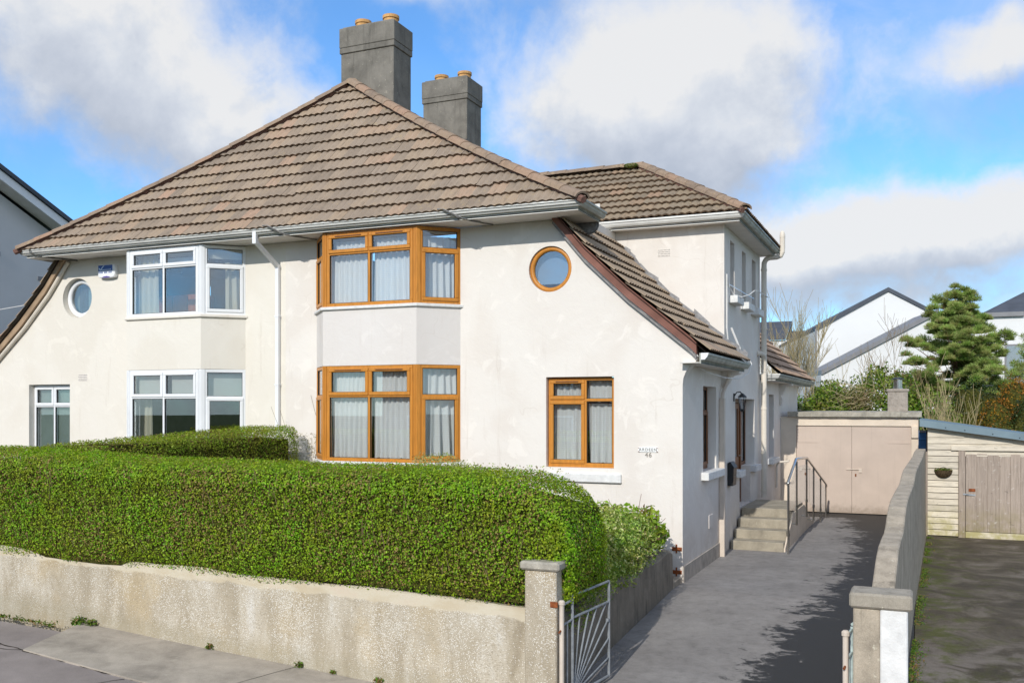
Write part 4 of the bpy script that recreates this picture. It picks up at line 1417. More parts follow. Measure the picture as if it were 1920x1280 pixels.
Geo().tube([(-3.06, 17.80, WZ0 + 0.03), (-5.72, 20.35, WZ1 + 0.02)], 0.055, 6).obj("hip_mortar", 'mortar', roof)
# moss cushion on the wing ridge
P_, N_ = blob_points((-5.92, 20.24, WZ1 + 0.07), (0.17, 0.10, 0.05), 600, seed=3)
leaf_obj("moss_cushion", P_, N_, 0.025, 0.6, 'weed', roof, seed=3)

# verge of the catslide: maroon cement board, lead strip under it, mortar at the wall
vp = VERGE
up_ = [(x, z + 0.185) for x, z in vp]
Geo().prism(vp + up_[::-1], 'y', 14.70, YF - 0.002).obj("verge_board", 'verge', house)
lo_ = [(x - 0.02, z - 0.055) for x, z in vp]
Geo().prism([(x, z - 0.004) for x, z in vp] + lo_[::-1], 'y', 14.755, YF - 0.003).obj("verge_trim", 'lead', house)
Geo().tube([(x + 0.02, 14.745, z - 0.03 + 0.012 * math.sin(i * 2.3)) for i, (x, z) in enumerate([(vp[k][0] + (vp[k + 1][0] - vp[k][0]) * j / 4, vp[k][1] + (vp[k + 1][1] - vp[k][1]) * j / 4) for k in range(len(vp) - 1) for j in range(4)])], 0.008, 5).obj("cable", 'cable', house)
fl = [(-3.04 - d, z + 0.09) for d, z in CAT[:-1]] + [(-5.45, 5.95)]
gf = Geo()
for i in range(14):
    t0, t1 = i / 14, (i + 1) / 14

    def on(t):
        k = t * (len(fl) - 1)
        j = min(int(k), len(fl) - 2)
        return Vector(fl[j]).lerp(Vector(fl[j + 1]), k - j)
    a, b = on(t0), on(t1)
    h0, h1 = random.uniform(0.03, 0.12), random.uniform(0.03, 0.12)
    gf.add([(a.x, YW - 0.012, a.y - 0.06), (b.x, YW - 0.012, b.y - 0.06), (b.x, YW - 0.012, b.y + h1), (a.x, YW - 0.012, a.y + h0),
            (a.x, YW - 0.10, a.y - 0.07), (b.x, YW - 0.10, b.y - 0.07)], [(0, 1, 2, 3), (4, 5, 2, 3), (4, 3, 0), (5, 2, 1)])
gf.obj("wall_flashing", 'lead', house)
Geo().prism([(-5.50, 5.74), (-5.16, 5.72), (-5.04, 5.82), (-5.05, 5.98), (-5.5, 6.0)], 'y', 15.31, 15.36).obj("mortar_fillet", 'lead', house, bevel=0.04)

# eaves
EO = 0.65
Geo().box((XP, YF - EO, SOF), (-5.01, YF + 0.02, SOF + 0.016)).box((XU, YF + 0.021, SOF), (-5.01, 15.30, SOF + 0.016)).obj("soffit", 'soffit', house)
eave_set(house, [(XP, YF - EO), (-5.01, YF - EO)], [(0, -1), (1, -1)], SOF, 0.155)
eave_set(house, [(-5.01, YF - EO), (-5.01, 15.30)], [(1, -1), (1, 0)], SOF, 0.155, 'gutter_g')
Geo().box((-5.01, 15.282, SOF), (XU, 15.30, SOF + 0.30)).obj("eave_end_board", 'gutter', house)
Geo().box((-6.0, 17.98, 6.286), (-3.15, YW + 0.0, 6.30)).box((XS, YW, 6.286), (-3.15, YB, 6.30)).obj("soffit", 'soffit', house)
eave_set(house, [(-6.0, 17.98), (-3.15, 17.98)], [(0, -1), (1, -1)], 6.285, 0.15)
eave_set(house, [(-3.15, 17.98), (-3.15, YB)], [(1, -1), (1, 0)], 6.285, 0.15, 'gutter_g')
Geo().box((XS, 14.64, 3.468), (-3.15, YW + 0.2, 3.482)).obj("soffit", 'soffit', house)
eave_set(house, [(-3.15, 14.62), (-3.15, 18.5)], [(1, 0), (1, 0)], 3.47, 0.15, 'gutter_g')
Geo().prism([(-3.148, 3.515), (-3.148, 3.62), (-3.03, 3.62), (-3.05, 3.56), (-3.09, 3.515)], 'y', 14.605, 14.6195).obj("gutter_stop_end", 'upvc', house)
Geo().box((-3.49, 22.70, 3.41), (-3.15, 30.3, 3.424)).obj("soffit", 'soffit', house)
eave_set(house, [(-3.9, 22.72), (-3.15, 22.72)], [(0, -1), (1, -1)], 3.412, 0.15)
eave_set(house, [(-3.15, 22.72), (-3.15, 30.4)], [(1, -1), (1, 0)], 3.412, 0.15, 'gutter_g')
# corbels carrying the low eaves
cprof = [(XS, 3.14), (-3.44, 3.16), (-3.36, 3.26), (-3.30, 3.38), (-3.16, 3.41), (-3.16, 3.468), (XS, 3.468)]
Geo().prism(cprof, 'y', 18.02, 18.262).obj("eave_corbel", 'render_r', house)
cp2 = [(x, z - 0.055) for x, z in cprof]
Geo().prism([(XS, 2.86), (-3.42, 2.86), (-3.40, 2.98)] + cp2[1:], 'y', 25.8, 26.1).obj("eave_corbel", 'render_r', house)

# pipes
Geo().box((XS + 0.006, 17.74, -0.02), (XS + 0.105, 17.84, 2.95)).obj("boxed_downpipe", 'tan', house, bevel=0.005)
Geo().tube([(XS + 0.055, 17.79, 2.94), (XS + 0.06, 17.82, 3.05), (XS + 0.12, 18.0, 3.28), (XS + 0.14, 18.02, 3.42)], 0.035, 8).obj("downpipe_offset", 'tan', house)
soil = Geo().tube([(-3.375, 22.46, 0.7), (-3.375, 22.46, 6.02)], 0.062, 12)
soil.tube([(-3.375, 22.46, 6.0), (-3.37, 22.46, 6.12), (-3.33, 22.46, 6.20), (-3.25, 22.46, 6.235), (-3.08, 22.46, 6.24), (-3.0, 22.46, 6.27), (-2.965, 22.46, 6.35), (-2.96, 22.46, 6.45), (-2.96, 22.46, 6.70)], 0.06, 12)
soil.tube([(-2.96, 22.46, 6.68), (-2.96, 22.46, 6.74), (-2.96, 22.46, 6.80), (-2.96, 22.46, 6.83)], [0.064, 0.062, 0.048, 0.03], 12)
soil.tube([(-3.50, 22.2, 4.02), (-3.42, 22.25, 4.02), (-3.365, 22.34, 3.98), (-3.355, 22.42, 3.86), (-3.36, 22.45, 3.66)], 0.056, 12)
for z in (0.85, 1.35, 2.75, 3.62, 3.74, 4.6, 5.35, 5.96):
    soil.tube([(-3.375, 22.46, z - 0.02), (-3.375, 22.46, z + 0.02)], 0.072, 12)
soil.obj("soil_pipe", 'cream_pipe', house, smooth=False)
# cables on the wing corner and over the low gutter
Geo().tube([(XS + 0.02, 18.42, 5.35), (XS + 0.02, 18.42, 4.3), (XS + 0.04, 18.45, 4.05), (XS + 0.22, 18.55, 3.85), (-3.10, 18.52, 3.64)], 0.014, 6).obj("cable", 'cable', house)
Geo().tube([(XS + 0.015, 18.5, 5.3), (XS + 0.03, 18.62, 5.12), (XS + 0.08, 18.85, 4.99), (XS + 0.2, 19.0, 4.96), (XS + 0.30, 19.3, 5.03), (XS + 0.34, 19.7, 5.16), (XS + 0.34, 20.2, 5.2), (XS + 0.34, 21.6, 5.22)], 0.011, 6).obj("cable", 'cable', house)
Geo().tube([(-3.03, 18.48, 3.66), (-3.0, 18.44, 3.60), (-3.02, 18.2, 3.42), (-3.08, 17.6, 3.30), (-3.2, 16.8, 3.30), (-3.38, 16.2, 3.38), (XS + 0.01, 15.9, 3.46)], 0.009, 5).obj("cable", 'cable', house)
Geo().tube([(-3.36, 18.3, 4.30), (-3.24, 18.42, 3.95), (-3.22, 18.44, 3.90)], 0.022, 6).obj("offcut_pipe", 'cable', house)
Geo().tube([(XS + 0.02, 18.6, 5.18), (XS + 0.05, 19.9, 5.17), (XS + 0.09, 21.2, 5.16)], 0.008, 5).obj("aerial_rod", 'steel', house)
for (x, s) in ((-7.35, 1), (-10.95, -1)):
    Geo().tube([(x - 0.25, 14.10, 6.10), (x - 0.05, 14.05, 6.08), (x + 0.10, 14.05, 6.02), (x + 0.26, 14.10, 5.93), (x + 0.42, 14.3, 5.90), (x + 0.62, 14.7, 5.895)], 0.012, 5).obj("cable", 'cable_d', house)
    Geo().tube([(x - 0.20, 14.10, 6.11), (x, 14.04, 6.09), (x + 0.16, 14.045, 6.01), (x + 0.33, 14.12, 5.92), (x + 0.52, 14.4, 5.90)], 0.009, 5).obj("cable", 'lead', house)
# downpipe by the party wall
dpipe = Geo().box((-11.325, YF - 0.085, 1.0), (-11.25, YF - 0.01, 5.50))
dpipe.box((-11.33, 14.085, 5.79), (-11.245, 14.165, 6.02))
Md2 = Matrix.Translation((-11.2875, 14.12, 5.84))
Lp = Vector((0, YF - 0.05 - 14.12, 5.46 - 5.84))
q = Lp.to_track_quat('Z', 'Y').to_matrix().to_4x4()
dpipe.obox(Md2 @ q, (-0.037, -0.037, -0.02), (0.037, 0.037, Lp.length + 0.03))
dpipe.obj("downpipe", 'upvc', house, bevel=0.006)
for z in (1.9, 3.2, 4.5, 5.44):
    Geo().box((-11.335, YF - 0.092, z), (-11.24, YF - 0.001, z + 0.03)).obj("pipe_clip", 'upvc', house)
air_brick(house, -4.79, -4.53, 5.735, 5.885, YW)
# rusty cross-shaped tie plates at the corner, meter box, low step
for z in (0.50, 0.135):
    Geo().box((-3.66, YF - 0.012, z), (-3.50, YF - 0.001, z + 0.06)).box((-3.60, YF - 0.016, z - 0.035), (-3.575, YF - 0.0012, z + 0.105)).obj("tie_plate", 'rust', house, bevel=0.003)
Geo().box((XS + 0.0, 16.82, 0.62), (XS + 0.012, 17.15, 0.86)).obj("meter_cover", 'render_r', house, bevel=0.004)
Geo().tube([(XS + 0.05, 25.0, 0.72), (XS + 0.05, 25.0, 1.28), (XS + 0.10, 25.0, 1.38), (XS + 0.34, 25.0, 1.40), (XS + 0.36, 25.0, 1.44)], 0.028, 8).obj("side_tap_pipe", 'cream_pipe', house)

# chimneys on the party ridge (standing over this house's roof edge)
def chimney(yc, x0, x1, depth, zb, zt, label):
    c = Geo().box((x0, yc, zb), (x1, yc + depth, zt - 0.58)).obj("chimney", 'conc_chimney', house, bevel=0.012)
    c['label'] = label
    Geo().box((x0 - 0.025, yc - 0.025, zt - 0.578), (x1 + 0.025, yc + depth + 0.025, zt - 0.455)).obj("band", 'conc_chimney', c, bevel=0.01)
    Geo().box((x0 - 0.03, yc - 0.03, zt - 0.452), (x1 + 0.03, yc + depth + 0.03, zt - 0.02)).obj("cap", 'conc_chimney', c, bevel=0.012)
    Geo().box((x0 + 0.02, yc + 0.02, zt - 0.022), (x1 - 0.02, yc + depth - 0.02, zt + 0.02)).obj("flaunching", 'conc_chimney', c, bevel=0.02)
    w = x1 - x0
    for u in (0.27, 0.80):
        r = 0.175
        Geo().lathe((x0 + w * u, yc + depth * 0.45, zt + 0.0), [(r * 0.95, 0), (r * 0.92, 0.14), (r * 1.05, 0.15), (r * 1.05, 0.215), (r * 0.86, 0.217), (r * 0.84, 0.05)], 20).obj("chimney_pot", 'clay', c)


chimney(17.70, -11.80, -10.46, 0.76, 8.6, 11.15, "larger grey chimney at the front of the ridge")
chimney(21.40, -11.77, -10.52, 0.84, 8.6, 11.13, "second grey chimney farther back on the ridge")

# ================================================================== the left-hand house
lh = thing("semi_detached_house", "cream semi-detached house with white window frames and a white round window, left of the downpipe", "house", (-15.2, 18.5, 0))


def mx(x):
    return 2 * XP - 0.17 - x


LV = [(mx(x), z) for x, z in VERGE]
LC = [(mx(x), z) for x, z in CORBEL]
SML = (-17.99, -16.765, 1.0, 3.275)
RNL = (-16.55, 5.11, 0.42)
g = Geo()
holed_wall(g, [(XP, -0.4), (mx(XS), -0.4)] + LC + LV[1:] + [(LV[-1][0], SOF - 0.005), (XP, SOF - 0.005)], [rect(-14.82, -12.14, 0.5, 5.86), rect(*SML), circle(*RNL)], lambda p: (p[0], YF, p[1]), (0, 0.26, 0))
g.box((mx(XS), YF + 0.26, -0.4), (mx(XS) + 0.26, 24, 3.45))
g.obj("wall", 'render_l', lh)
g = Geo()
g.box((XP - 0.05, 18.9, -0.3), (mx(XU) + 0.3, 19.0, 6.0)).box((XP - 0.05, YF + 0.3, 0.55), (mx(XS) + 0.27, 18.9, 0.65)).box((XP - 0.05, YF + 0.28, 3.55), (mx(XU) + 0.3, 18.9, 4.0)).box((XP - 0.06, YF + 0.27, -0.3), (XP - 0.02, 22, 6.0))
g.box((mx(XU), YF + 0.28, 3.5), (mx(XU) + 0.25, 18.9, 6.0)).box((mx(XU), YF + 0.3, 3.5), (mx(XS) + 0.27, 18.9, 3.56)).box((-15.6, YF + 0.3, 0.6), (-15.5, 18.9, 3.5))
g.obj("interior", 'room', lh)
wd = Geo().box((-14.78, 15.35, 4.0), (-13.70, 15.8, 5.12)).obj("wardrobe", 'orange_door', lh, bevel=0.01)
for x in (-14.4, -14.0):
    Geo().box((x - 0.012, 15.335, 4.05), (x + 0.012, 15.35, 5.08)).obj("wardrobe_joint", 'oak_dark', wd)
WH = dict(panel='render_l', sill='render_l', frame='upvc', glass='glass', vents=False, word='white plastic frames', dress=white_dress)
bay(lh, 'l', (-14.87, -14.56, -12.68, -12.07), 0.58, WH, (4.565, 5.895, 0.955), (1.70, 3.51, 1.27))
M = frame_matrix((SML[0] + 0.005, YF + 0.13), (0, YF + 0.13), SML[2] + 0.03)
wpart = Geo().obox(M, (0, 0, -0.02), (1.215, 0.06, 0.02)).obj("casement_window", 'upvc', lh)
light_window(M @ Matrix.Translation((0, 0, 0.018)), 1.215, 2.22, [0, 0.61, 1.215], 1.76, wpart, 'upvc', sash={(0, 1), (1, 1)}, fw=0.055)
Geo().obox(M, (0.02, 0.10, 0.02), (1.2, 0.12, 2.2)).obj("obscured_backing", 'frost_green', wpart)
round_window(lh, RNL[0] + 0.0, RNL[1], RNL[2] - 0.004, 0.10, 0.13, 'upvc', 'frost_green', "white round window")
air_brick(lh, -16.51, -16.25, 3.335, 3.485, YF)
# roof
quota = [300]
rf = Geo()
v, f = [], []
for k in range(9):
    t = k / 8
    z = main_z(t) - 0.03
    v += [(XP, 14.09 + 3.035 * t, z), (-17.36 + 6.22 * t, 14.09 + 3.035 * t, z)]
rf.add(v, [(2 * k, 2 * k + 1, 2 * k + 3, 2 * k + 2) for k in range(8)])
v = []
for k in range(9):
    t = k / 8
    z = main_z(t) - 0.03
    x = -17.36 + 6.22 * t
    v += [(x, 14.09 + 3.035 * t, z), (x, 24.0, z)]
rf.add(v, [(2 * k, 2 * k + 1, 2 * k + 3, 2 * k + 2) for k in range(8)])
v = []
for (d, z) in CAT:
    v += [(mx(-3.04 - d), 14.66, z - 0.03), (mx(-3.04 - d), YW, z - 0.03)]
rf.add(v, [(2 * k, 2 * k + 1, 2 * k + 3, 2 * k + 2) for k in range(len(CAT) - 1)])
roof2 = rf.obj("roof", 'deck', lh, fix=False)
hl = Vector((3.035, -6.22)).normalized()
lay_tiles((XP, 14.09), (1, 0), (0, 1), MAIN_PROF, -6.3, 0.0, [((-17.36, 14.09), tuple(hl)), ((XP, 14), (-1, 0))], roof2, 'tile', quota)
lay_tiles((mx(-3.04), 14.64), (0, 1), (1, 0), CAT, 0.0, 3.6, [], roof2, 'tile', quota, jit=0.003)
lay_tiles((-17.36, 14.1), (0, 1), (1, 0), SIDE_PROF, 0.0, 9.9, [((-17.36, 14.09), (-3.035 / 6.92, 6.22 / 6.92))], roof2, 'tile', [0])
ridge_tiles([(-17.35 + 6.21 * t, 14.10 + 3.025 * t, main_z(t) + 0.035) for t in [k / 10 for k in range(11)]], roof2, 'hip', r=0.135)
Geo().tube([(-17.42 + 6.21 * t, 14.02 + 3.03 * t, main_z(t) + 0.0) for t in [k / 16 for k in range(17)]], 0.06, 6).obj("hip_mortar", 'mortar', roof2)
up_ = [(x, z + 0.16) for x, z in LV]
Geo().prism(LV + up_[::-1], 'y', 14.70, YF - 0.002).obj("verge_board", 'verge_l', lh)
Geo().tube([(x + 0.03, 14.79, z - 0.02) for x, z in LV], 0.045, 10).obj("verge_pipe", 'cream_pipe', lh)
Geo().box((XP, YF - EO, SOF), (-17.27, YF + 0.02, SOF + 0.016)).box((mx(XU), YF + 0.021, SOF), (-17.27, 18, SOF + 0.016)).obj("soffit", 'soffit', lh)
eave_set(lh, [(XP, YF - EO), (-17.27, YF - EO), (-17.27, 18.0)], [(0, -1), (-1, -1), (-1, 0)], SOF, 0.155)
Geo().tube([(-16.95, 14.12, 6.10), (-17.02, 14.05, 6.06), (-17.0, 14.05, 5.98), (-16.86, 14.16, 5.91), (-16.6, 14.5, 5.90), (-16.5, 14.8, 5.90)], 0.016, 6).obj("cable", 'cable_d', lh)
Geo().tube([(-17.9, 14.75, 5.02), (-19.2, 14.7, 4.9), (-21.4, 15.5, 4.95)], 0.008, 5).obj("cable", 'cable', lh)

# ------------------------------------------------------------------ fittings on the house fronts
al = thing("alarm_box", "white and blue burglar alarm box under the eaves beside the white bay window", "alarm box", (-15.62, YF, 5.6))
Geo().prism([(-15.855, 5.53), (-15.84, 5.735), (-15.80, 5.757), (-15.43, 5.757), (-15.385, 5.73), (-15.38, 5.53), (-15.41, 5.485), (-15.62, 5.47), (-15.82, 5.485)], 'y', YF - 0.10, YF - 0.001).obj("housing", 'upvc', al, bevel=0.015)
Geo().box((-15.835, YF - 0.104, 5.622), (-15.445, YF - 0.098, 5.742)).obj("logo_panel", 'alarm_blue', al)
Geo().prism([(-15.82, 5.668), (-15.80, 5.69), (-15.775, 5.655), (-15.69, 5.735), (-15.66, 5.735), (-15.775, 5.63)], 'y', YF - 0.1075, YF - 0.1045).obj("tick_mark", 'alarm_text', al)
g = Geo()
for k in range(12):
    g.box((-15.76 + k * 0.024, YF - 0.1075, 5.636), (-15.744 + k * 0.024, YF - 0.1045, 5.655))
g.obj("name_line", 'alarm_text', al)
g = Geo()
for k, wd_ in enumerate((0, 1, 2, 3, 5, 6, 7, 9, 10, 11)):
    g.box((-15.825 + wd_ * 0.031, YF - 0.1035, 5.575), (-15.807 + wd_ * 0.031, YF - 0.100, 5.607))
g.obj("phone_number", 'alarm_blue', al)
Geo().prism([(-15.74, 5.484), (-15.68, 5.507), (-15.60, 5.512), (-15.53, 5.50), (-15.51, 5.48)], 'y', YF - 0.106, YF - 0.094).obj("strobe_light", 'alarm_violet', al)


def text_mesh(body, size, name, mat, parent, origin, extrude=0.002, spacing=1.0):
    cu = bpy.data.curves.new(name, 'FONT')
    cu.body = body
    cu.size = size
    cu.align_x = 'CENTER'
    cu.align_y = 'CENTER'
    cu.extrude = extrude
    cu.space_character = spacing
    tmp = bpy.data.objects.new("tmp", cu)
    COL.objects.link(tmp)
    dg = bpy.context.evaluated_depsgraph_get()
    dg.update()
    me = bpy.data.meshes.new_from_object(tmp.evaluated_get(dg))
    bpy.data.objects.remove(tmp)
    me.materials.clear()
    me.materials.append(MAT[mat])
    me.transform(Matrix.Translation(origin) @ Matrix.Rotation(R(90), 4, 'X'))
    return place(bpy.data.objects.new(name, me), parent)


sg = thing("name_plate", "small white house name plate reading ARDEEN with the number 46 under it", "name plate", (-4.05, YF, 2.05))
Geo().box((-4.215, YF - 0.014, 2.058), (-3.885, YF - 0.002, 2.138)).obj("plate", 'plate', sg, bevel=0.003)
text_mesh("ARDEEN", 0.066, "name_lettering", 'print', sg, (-4.05, YF - 0.0165, 2.098), spacing=1.28)
text_mesh("46", 0.105, "number", 'print_grey', sg, (-4.045, YF - 0.006, 2.012), 0.004, 1.15)
g = Geo()
for (x, z) in ((-4.20, 2.125), (-3.90, 2.125), (-4.20, 2.068), (-3.90, 2.068)):
    g.lathe((x, YF - 0.016, z), [(0.008, -0.006), (0.008, 0.006)], 8)
g.obj("screw", 'rust', sg)

lp = thing("wall_lantern", "black coach lantern on the wall beside the front door", "wall lamp", (XS, 19.25, 2.85))
cx, cy = XS + 0.17, 19.25
Geo().tube([(XS + 0.01, cy, 3.0), (XS + 0.06, cy, 3.08), (XS + 0.13, cy, 3.09), (cx, cy, 3.04)], 0.012, 6).box((XS, cy - 0.04, 2.90), (XS + 0.018, cy + 0.04, 3.06)).obj("bracket", 'black', lp)
Geo().lathe((cx, cy, 2.98), [(0.085, 0.0), (0.09, 0.012), (0.03, 0.07), (0.012, 0.085)], 6).obj("lantern_roof", 'black', lp)
g = Geo()
for k in range(6):
    a = k * math.pi / 3
    g.tube([(cx + 0.045 * math.cos(a), cy + 0.045 * math.sin(a), 2.74), (cx + 0.078 * math.cos(a), cy + 0.078 * math.sin(a), 2.98)], 0.006, 4)
g.lathe((cx, cy, 2.69), [(0.015, 0), (0.05, 0.03), (0.05, 0.055)], 6)
g.obj("cage", 'black', lp)
Geo().lathe((cx, cy, 2.745), [(0.040, 0), (0.072, 0.232)], 6).obj("lantern_glass", 'lamp_glass', lp)

mb = thing("letter_box", "black wall-mounted letter box between the downpipe and the front door", "letter box", (XS, 18.75, 1.48))
Geo().prism([(XS + 0.002, 1.25), (XS + 0.11, 1.25), (XS + 0.125, 1.62), (XS + 0.06, 1.70), (XS + 0.002, 1.70)], 'y', 18.57, 18.93).obj("box", 'black', mb, bevel=0.012)
Geo().prism([(XS + 0.10, 1.605), (XS + 0.14, 1.60), (XS + 0.066, 1.715), (XS + 0.03, 1.715)], 'y', 18.56, 18.94).obj("flap", 'black', mb, bevel=0.006)
Geo().lathe((XS + 0.12, 18.75, 1.45), [(0.012, -0.01), (0.012, 0.01)], 8).obj("lock", 'steel', mb)

# ------------------------------------------------------------------ entrance steps and handrail
XR = -2.42
st = thing("entrance_steps", "concrete entrance steps with a rendered cheek wall leading up to the front door", "steps", (-2.95, 20.5, 0))
fr = [18.75, 19.16, 19.57, 19.98]
for i, y in enumerate(fr):
    y1 = fr[i + 1] if i < 3 else 21.9
    xo = XS + 0.03 + 0.0
    Geo().box((xo, y, -0.06 if i == 0 else 0.175 * i - 0.06), (XR - 0.03, y1 + (0.05 if i < 3 else 0), 0.175 * (i + 1))).obj("step", 'conc_step', st, bevel=0.012)
for i in range(4):
    y = 21.9 + 0.4 * i
    z = 0.7 - 0.16 * (i + 1)
    Geo().box((XS + 0.03, y + 0.001, -0.06), (XR - 0.03, y + 0.42, z)).obj("step", 'conc_step', st, bevel=0.012)
Geo().prism([(18.77, -0.08), (24.0, -0.08), (24.0, 0.06), (23.4, 0.10), (21.95, 0.62), (20.0, 0.62), (19.98, 0.60), (18.78, 0.06)], 'x', XR - 0.029, XR).obj("cheek_wall", 'garage_wall', st)

hr = thing("handrail", "stainless steel handrail along the entrance steps", "handrail", (-2.35, 21, 0))
HX = XR + 0.085


def hx(y):
    return HX + (y - 18.6) * 0.013


rail = [(18.50, 1.30), (18.52, 1.37), (19.62, 1.745), (21.32, 1.69), (25.25, 0.83), (25.27, 0.76)]
Geo().tube([(hx(y), y, z) for y, z in rail], 0.026, 10).obj("rail", 'steel', hr, smooth=True)
posts = [(18.55, 1.36, -0.02), (19.70, 1.70, 0.42), (21.28, 1.66, 0.42), (22.55, 1.39, 0.20), (23.95, 1.07, 0.02), (25.15, 0.82, -0.04)]
for i, (y, zt, zb) in enumerate(posts):
    g = Geo().tube([(hx(y), y, zb), (hx(y), y, zt)], 0.021, 8)
    if 0 < i < 4:
        g.tube([(hx(y), y, zb + 0.02), (XR, y, zb + 0.02)], 0.011, 6)
    g.lathe((hx(y), y, zb + (zt - zb) * 0.28), [(0.028, -0.03), (0.028, 0.03)], 8)
    g.obj("post", 'steel', hr)
for (y0, y1) in ((18.6, 19.66), (19.74, 21.24), (21.32, 22.51), (22.6, 23.9), (24.0, 25.1)):
    def zr(y):
        for (a, za), (b, zb_) in zip(rail, rail[1:]):
            if a <= y <= b:
                return za + (zb_ - za) * (y - a) / (b - a)
    a = zr(y0) - 0.14
    b = zr(y1) - 0.14
    lo_a = a - 0.78
    lo_b = b - 0.78 if y1 < 24.5 else b - 0.60
    Geo().add([(hx(y0), y0, lo_a), (hx(y1), y1, lo_b), (hx(y1), y1, b), (hx(y0), y0, a), (hx(y0) + 0.006, y0, lo_a), (hx(y1) + 0.006, y1, lo_b), (hx(y1) + 0.006, y1, b), (hx(y0) + 0.006, y0, a)],
              [(0, 1, 2, 3), (7, 6, 5, 4), (0, 4, 5, 1), (3, 2, 6, 7), (0, 3, 7, 4), (1, 5, 6, 2)]).obj("glass_panel", 'glass_bay', hr)

# ------------------------------------------------------------------ ground, drive, yard, footpath
def gz(x, y):
    """ground level: flat round the house, falling to the street, the street falling to the right"""
    drive = 0.0 if y > 14.3 else -0.056 * (14.3 - y)
    street = np.interp(x, [-40, -13, -9.9, -5.65, -3.4, 0, 12], [0.9, 0.09, -0.02, -0.28, -0.345, -0.40, -0.55])
    if y >= 9.2:
        return drive
    if y <= 8.6:
        return float(street) - 0.012 * max(0, 8.6 - y)
    t = (9.2 - y) / 0.6
    return drive * (1 - t) + (float(street)) * t


def sheet(name, xs, ys, zf, mat, dz=0.0):
    v = [(x, y, zf(x, y) + dz) for y in ys for x in xs]
    n = len(xs)
    f = [(j * n + i, j * n + i + 1, (j + 1) * n + i + 1, (j + 1) * n + i) for j in range(len(ys) - 1) for i in range(n - 1)]
    return tag(Geo().add(v, f).obj(name, mat, fix=False), kind='structure')


sheet("ground", [-400, -120, -60, -34, 34, 60, 120, 400], [-300, -120, -40, 0, 40, 90, 200, 600], lambda x, y: -1.55 if (abs(x) < 40 and y < 40) else -0.6, 'grass')
# ground round the houses, behind the frontage
v = [(-40, 9.4, -0.35), (34, 9.4, -0.35), (34, 80, -0.05), (-40, 80, -0.05)]
tag(Geo().add(v, [(0, 1, 2, 3)]).obj("back_ground", 'grass', fix=False), kind='structure')
ys = [9.05, 9.3, 9.7, 10.5, 11.5, 12.5, 13.5, 14.3, 16, 18, 20, 22, 24, 26.3]
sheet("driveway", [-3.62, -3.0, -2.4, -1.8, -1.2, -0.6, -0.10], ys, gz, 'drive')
sheet("neighbour_driveway", [-0.09, 0.5, 1.2, 2, 3, 4.5, 6.5, 9], ys[:-2] + [22.6], gz, 'yard')
xs_ = [-40, -28, -20, -16, -13, -11.5, -9.9, -8.5, -7, -5.65, -4.5, -3.4, -2, -1, 0, 2, 5, 9, 14, 30]
sheet("footpath", xs_, [5.9, 6.5, 7.2, 7.9, 8.6, 9.05], gz, 'path', 0.0)
# kerb and road
g = Geo()
for a, b in zip(xs_, xs_[1:]):
    za, zb = gz(a, 5.9), gz(b, 5.9)
    g.add([(a, 5.899, za), (b, 5.899, zb), (b, 5.76, zb - 0.002), (a, 5.76, za - 0.002), (a, 5.76, za - 0.14), (b, 5.76, zb - 0.14)], [(0, 1, 2, 3), (3, 2, 5, 4)])
tag(g.obj("kerb", 'slab', fix=False), kind='structure')
sheet("road", xs_, [-6, 0, 5.76], lambda x, y: gz(x, 5.9) - 0.13 - 0.01 * abs(y) * 0, 'road', 0.0)
sheet("far_verge", xs_, [-30, -12, -6.0], lambda x, y: gz(x, 5.9) - 0.02, 'grass')
# pale concrete strip along the wall, with cracks between slabs
sl = [(-9.55, 7.86), (-9.93, 8.995)]
pts_top = [(-9.95, 8.995), (-6.6, 8.995), (-5.2, 8.995), (-3.75, 8.995)]
pts_bot = [(-9.58, 7.82), (-6.9, 7.66), (-5.2, 7.59), (-3.4, 7.52)]
for i in range(3):
    a, b, c, d = pts_bot[i], pts_bot[i + 1], pts_top[i + 1], pts_top[i]
    e = 0.006
    q = [(a[0] + e, a[1]), (b[0] - e, b[1]), (c[0] - e, c[1]), (d[0] + e, d[1])]
    n = 4
    v = []
    for j in range(n + 1):
        for k in range(n + 1):
            s_, t_ = j / n, k / n
            x = (q[0][0] * (1 - s_) + q[1][0] * s_) * (1 - t_) + (q[3][0] * (1 - s_) + q[2][0] * s_) * t_
            y = (q[0][1] * (1 - s_) + q[1][1] * s_) * (1 - t_) + (q[3][1] * (1 - s_) + q[2][1] * s_) * t_
            v.append((x, y, gz(x, min(y, 8.6)) + 0.022))
    f = [(j * (n + 1) + k, (j + 1) * (n + 1) + k, (j + 1) * (n + 1) + k + 1, j * (n + 1) + k + 1) for j in range(n) for k in range(n)]
    m = len(v)
    edge = [k * (n + 1) for k in range(n, -1, -1)]
    o = Geo().add(v + [(p[0], p[1], p[2] - 0.05) for p in v], f + [(j * (n + 1), m + j * (n + 1), m + (j + 1) * (n + 1), (j + 1) * (n + 1)) for j in range(n)] + [(k, k + 1, m + k + 1, m + k) for k in range(n)]).obj("pavement_slab", 'slab', fix=False)
    tag(o, kind='structure')


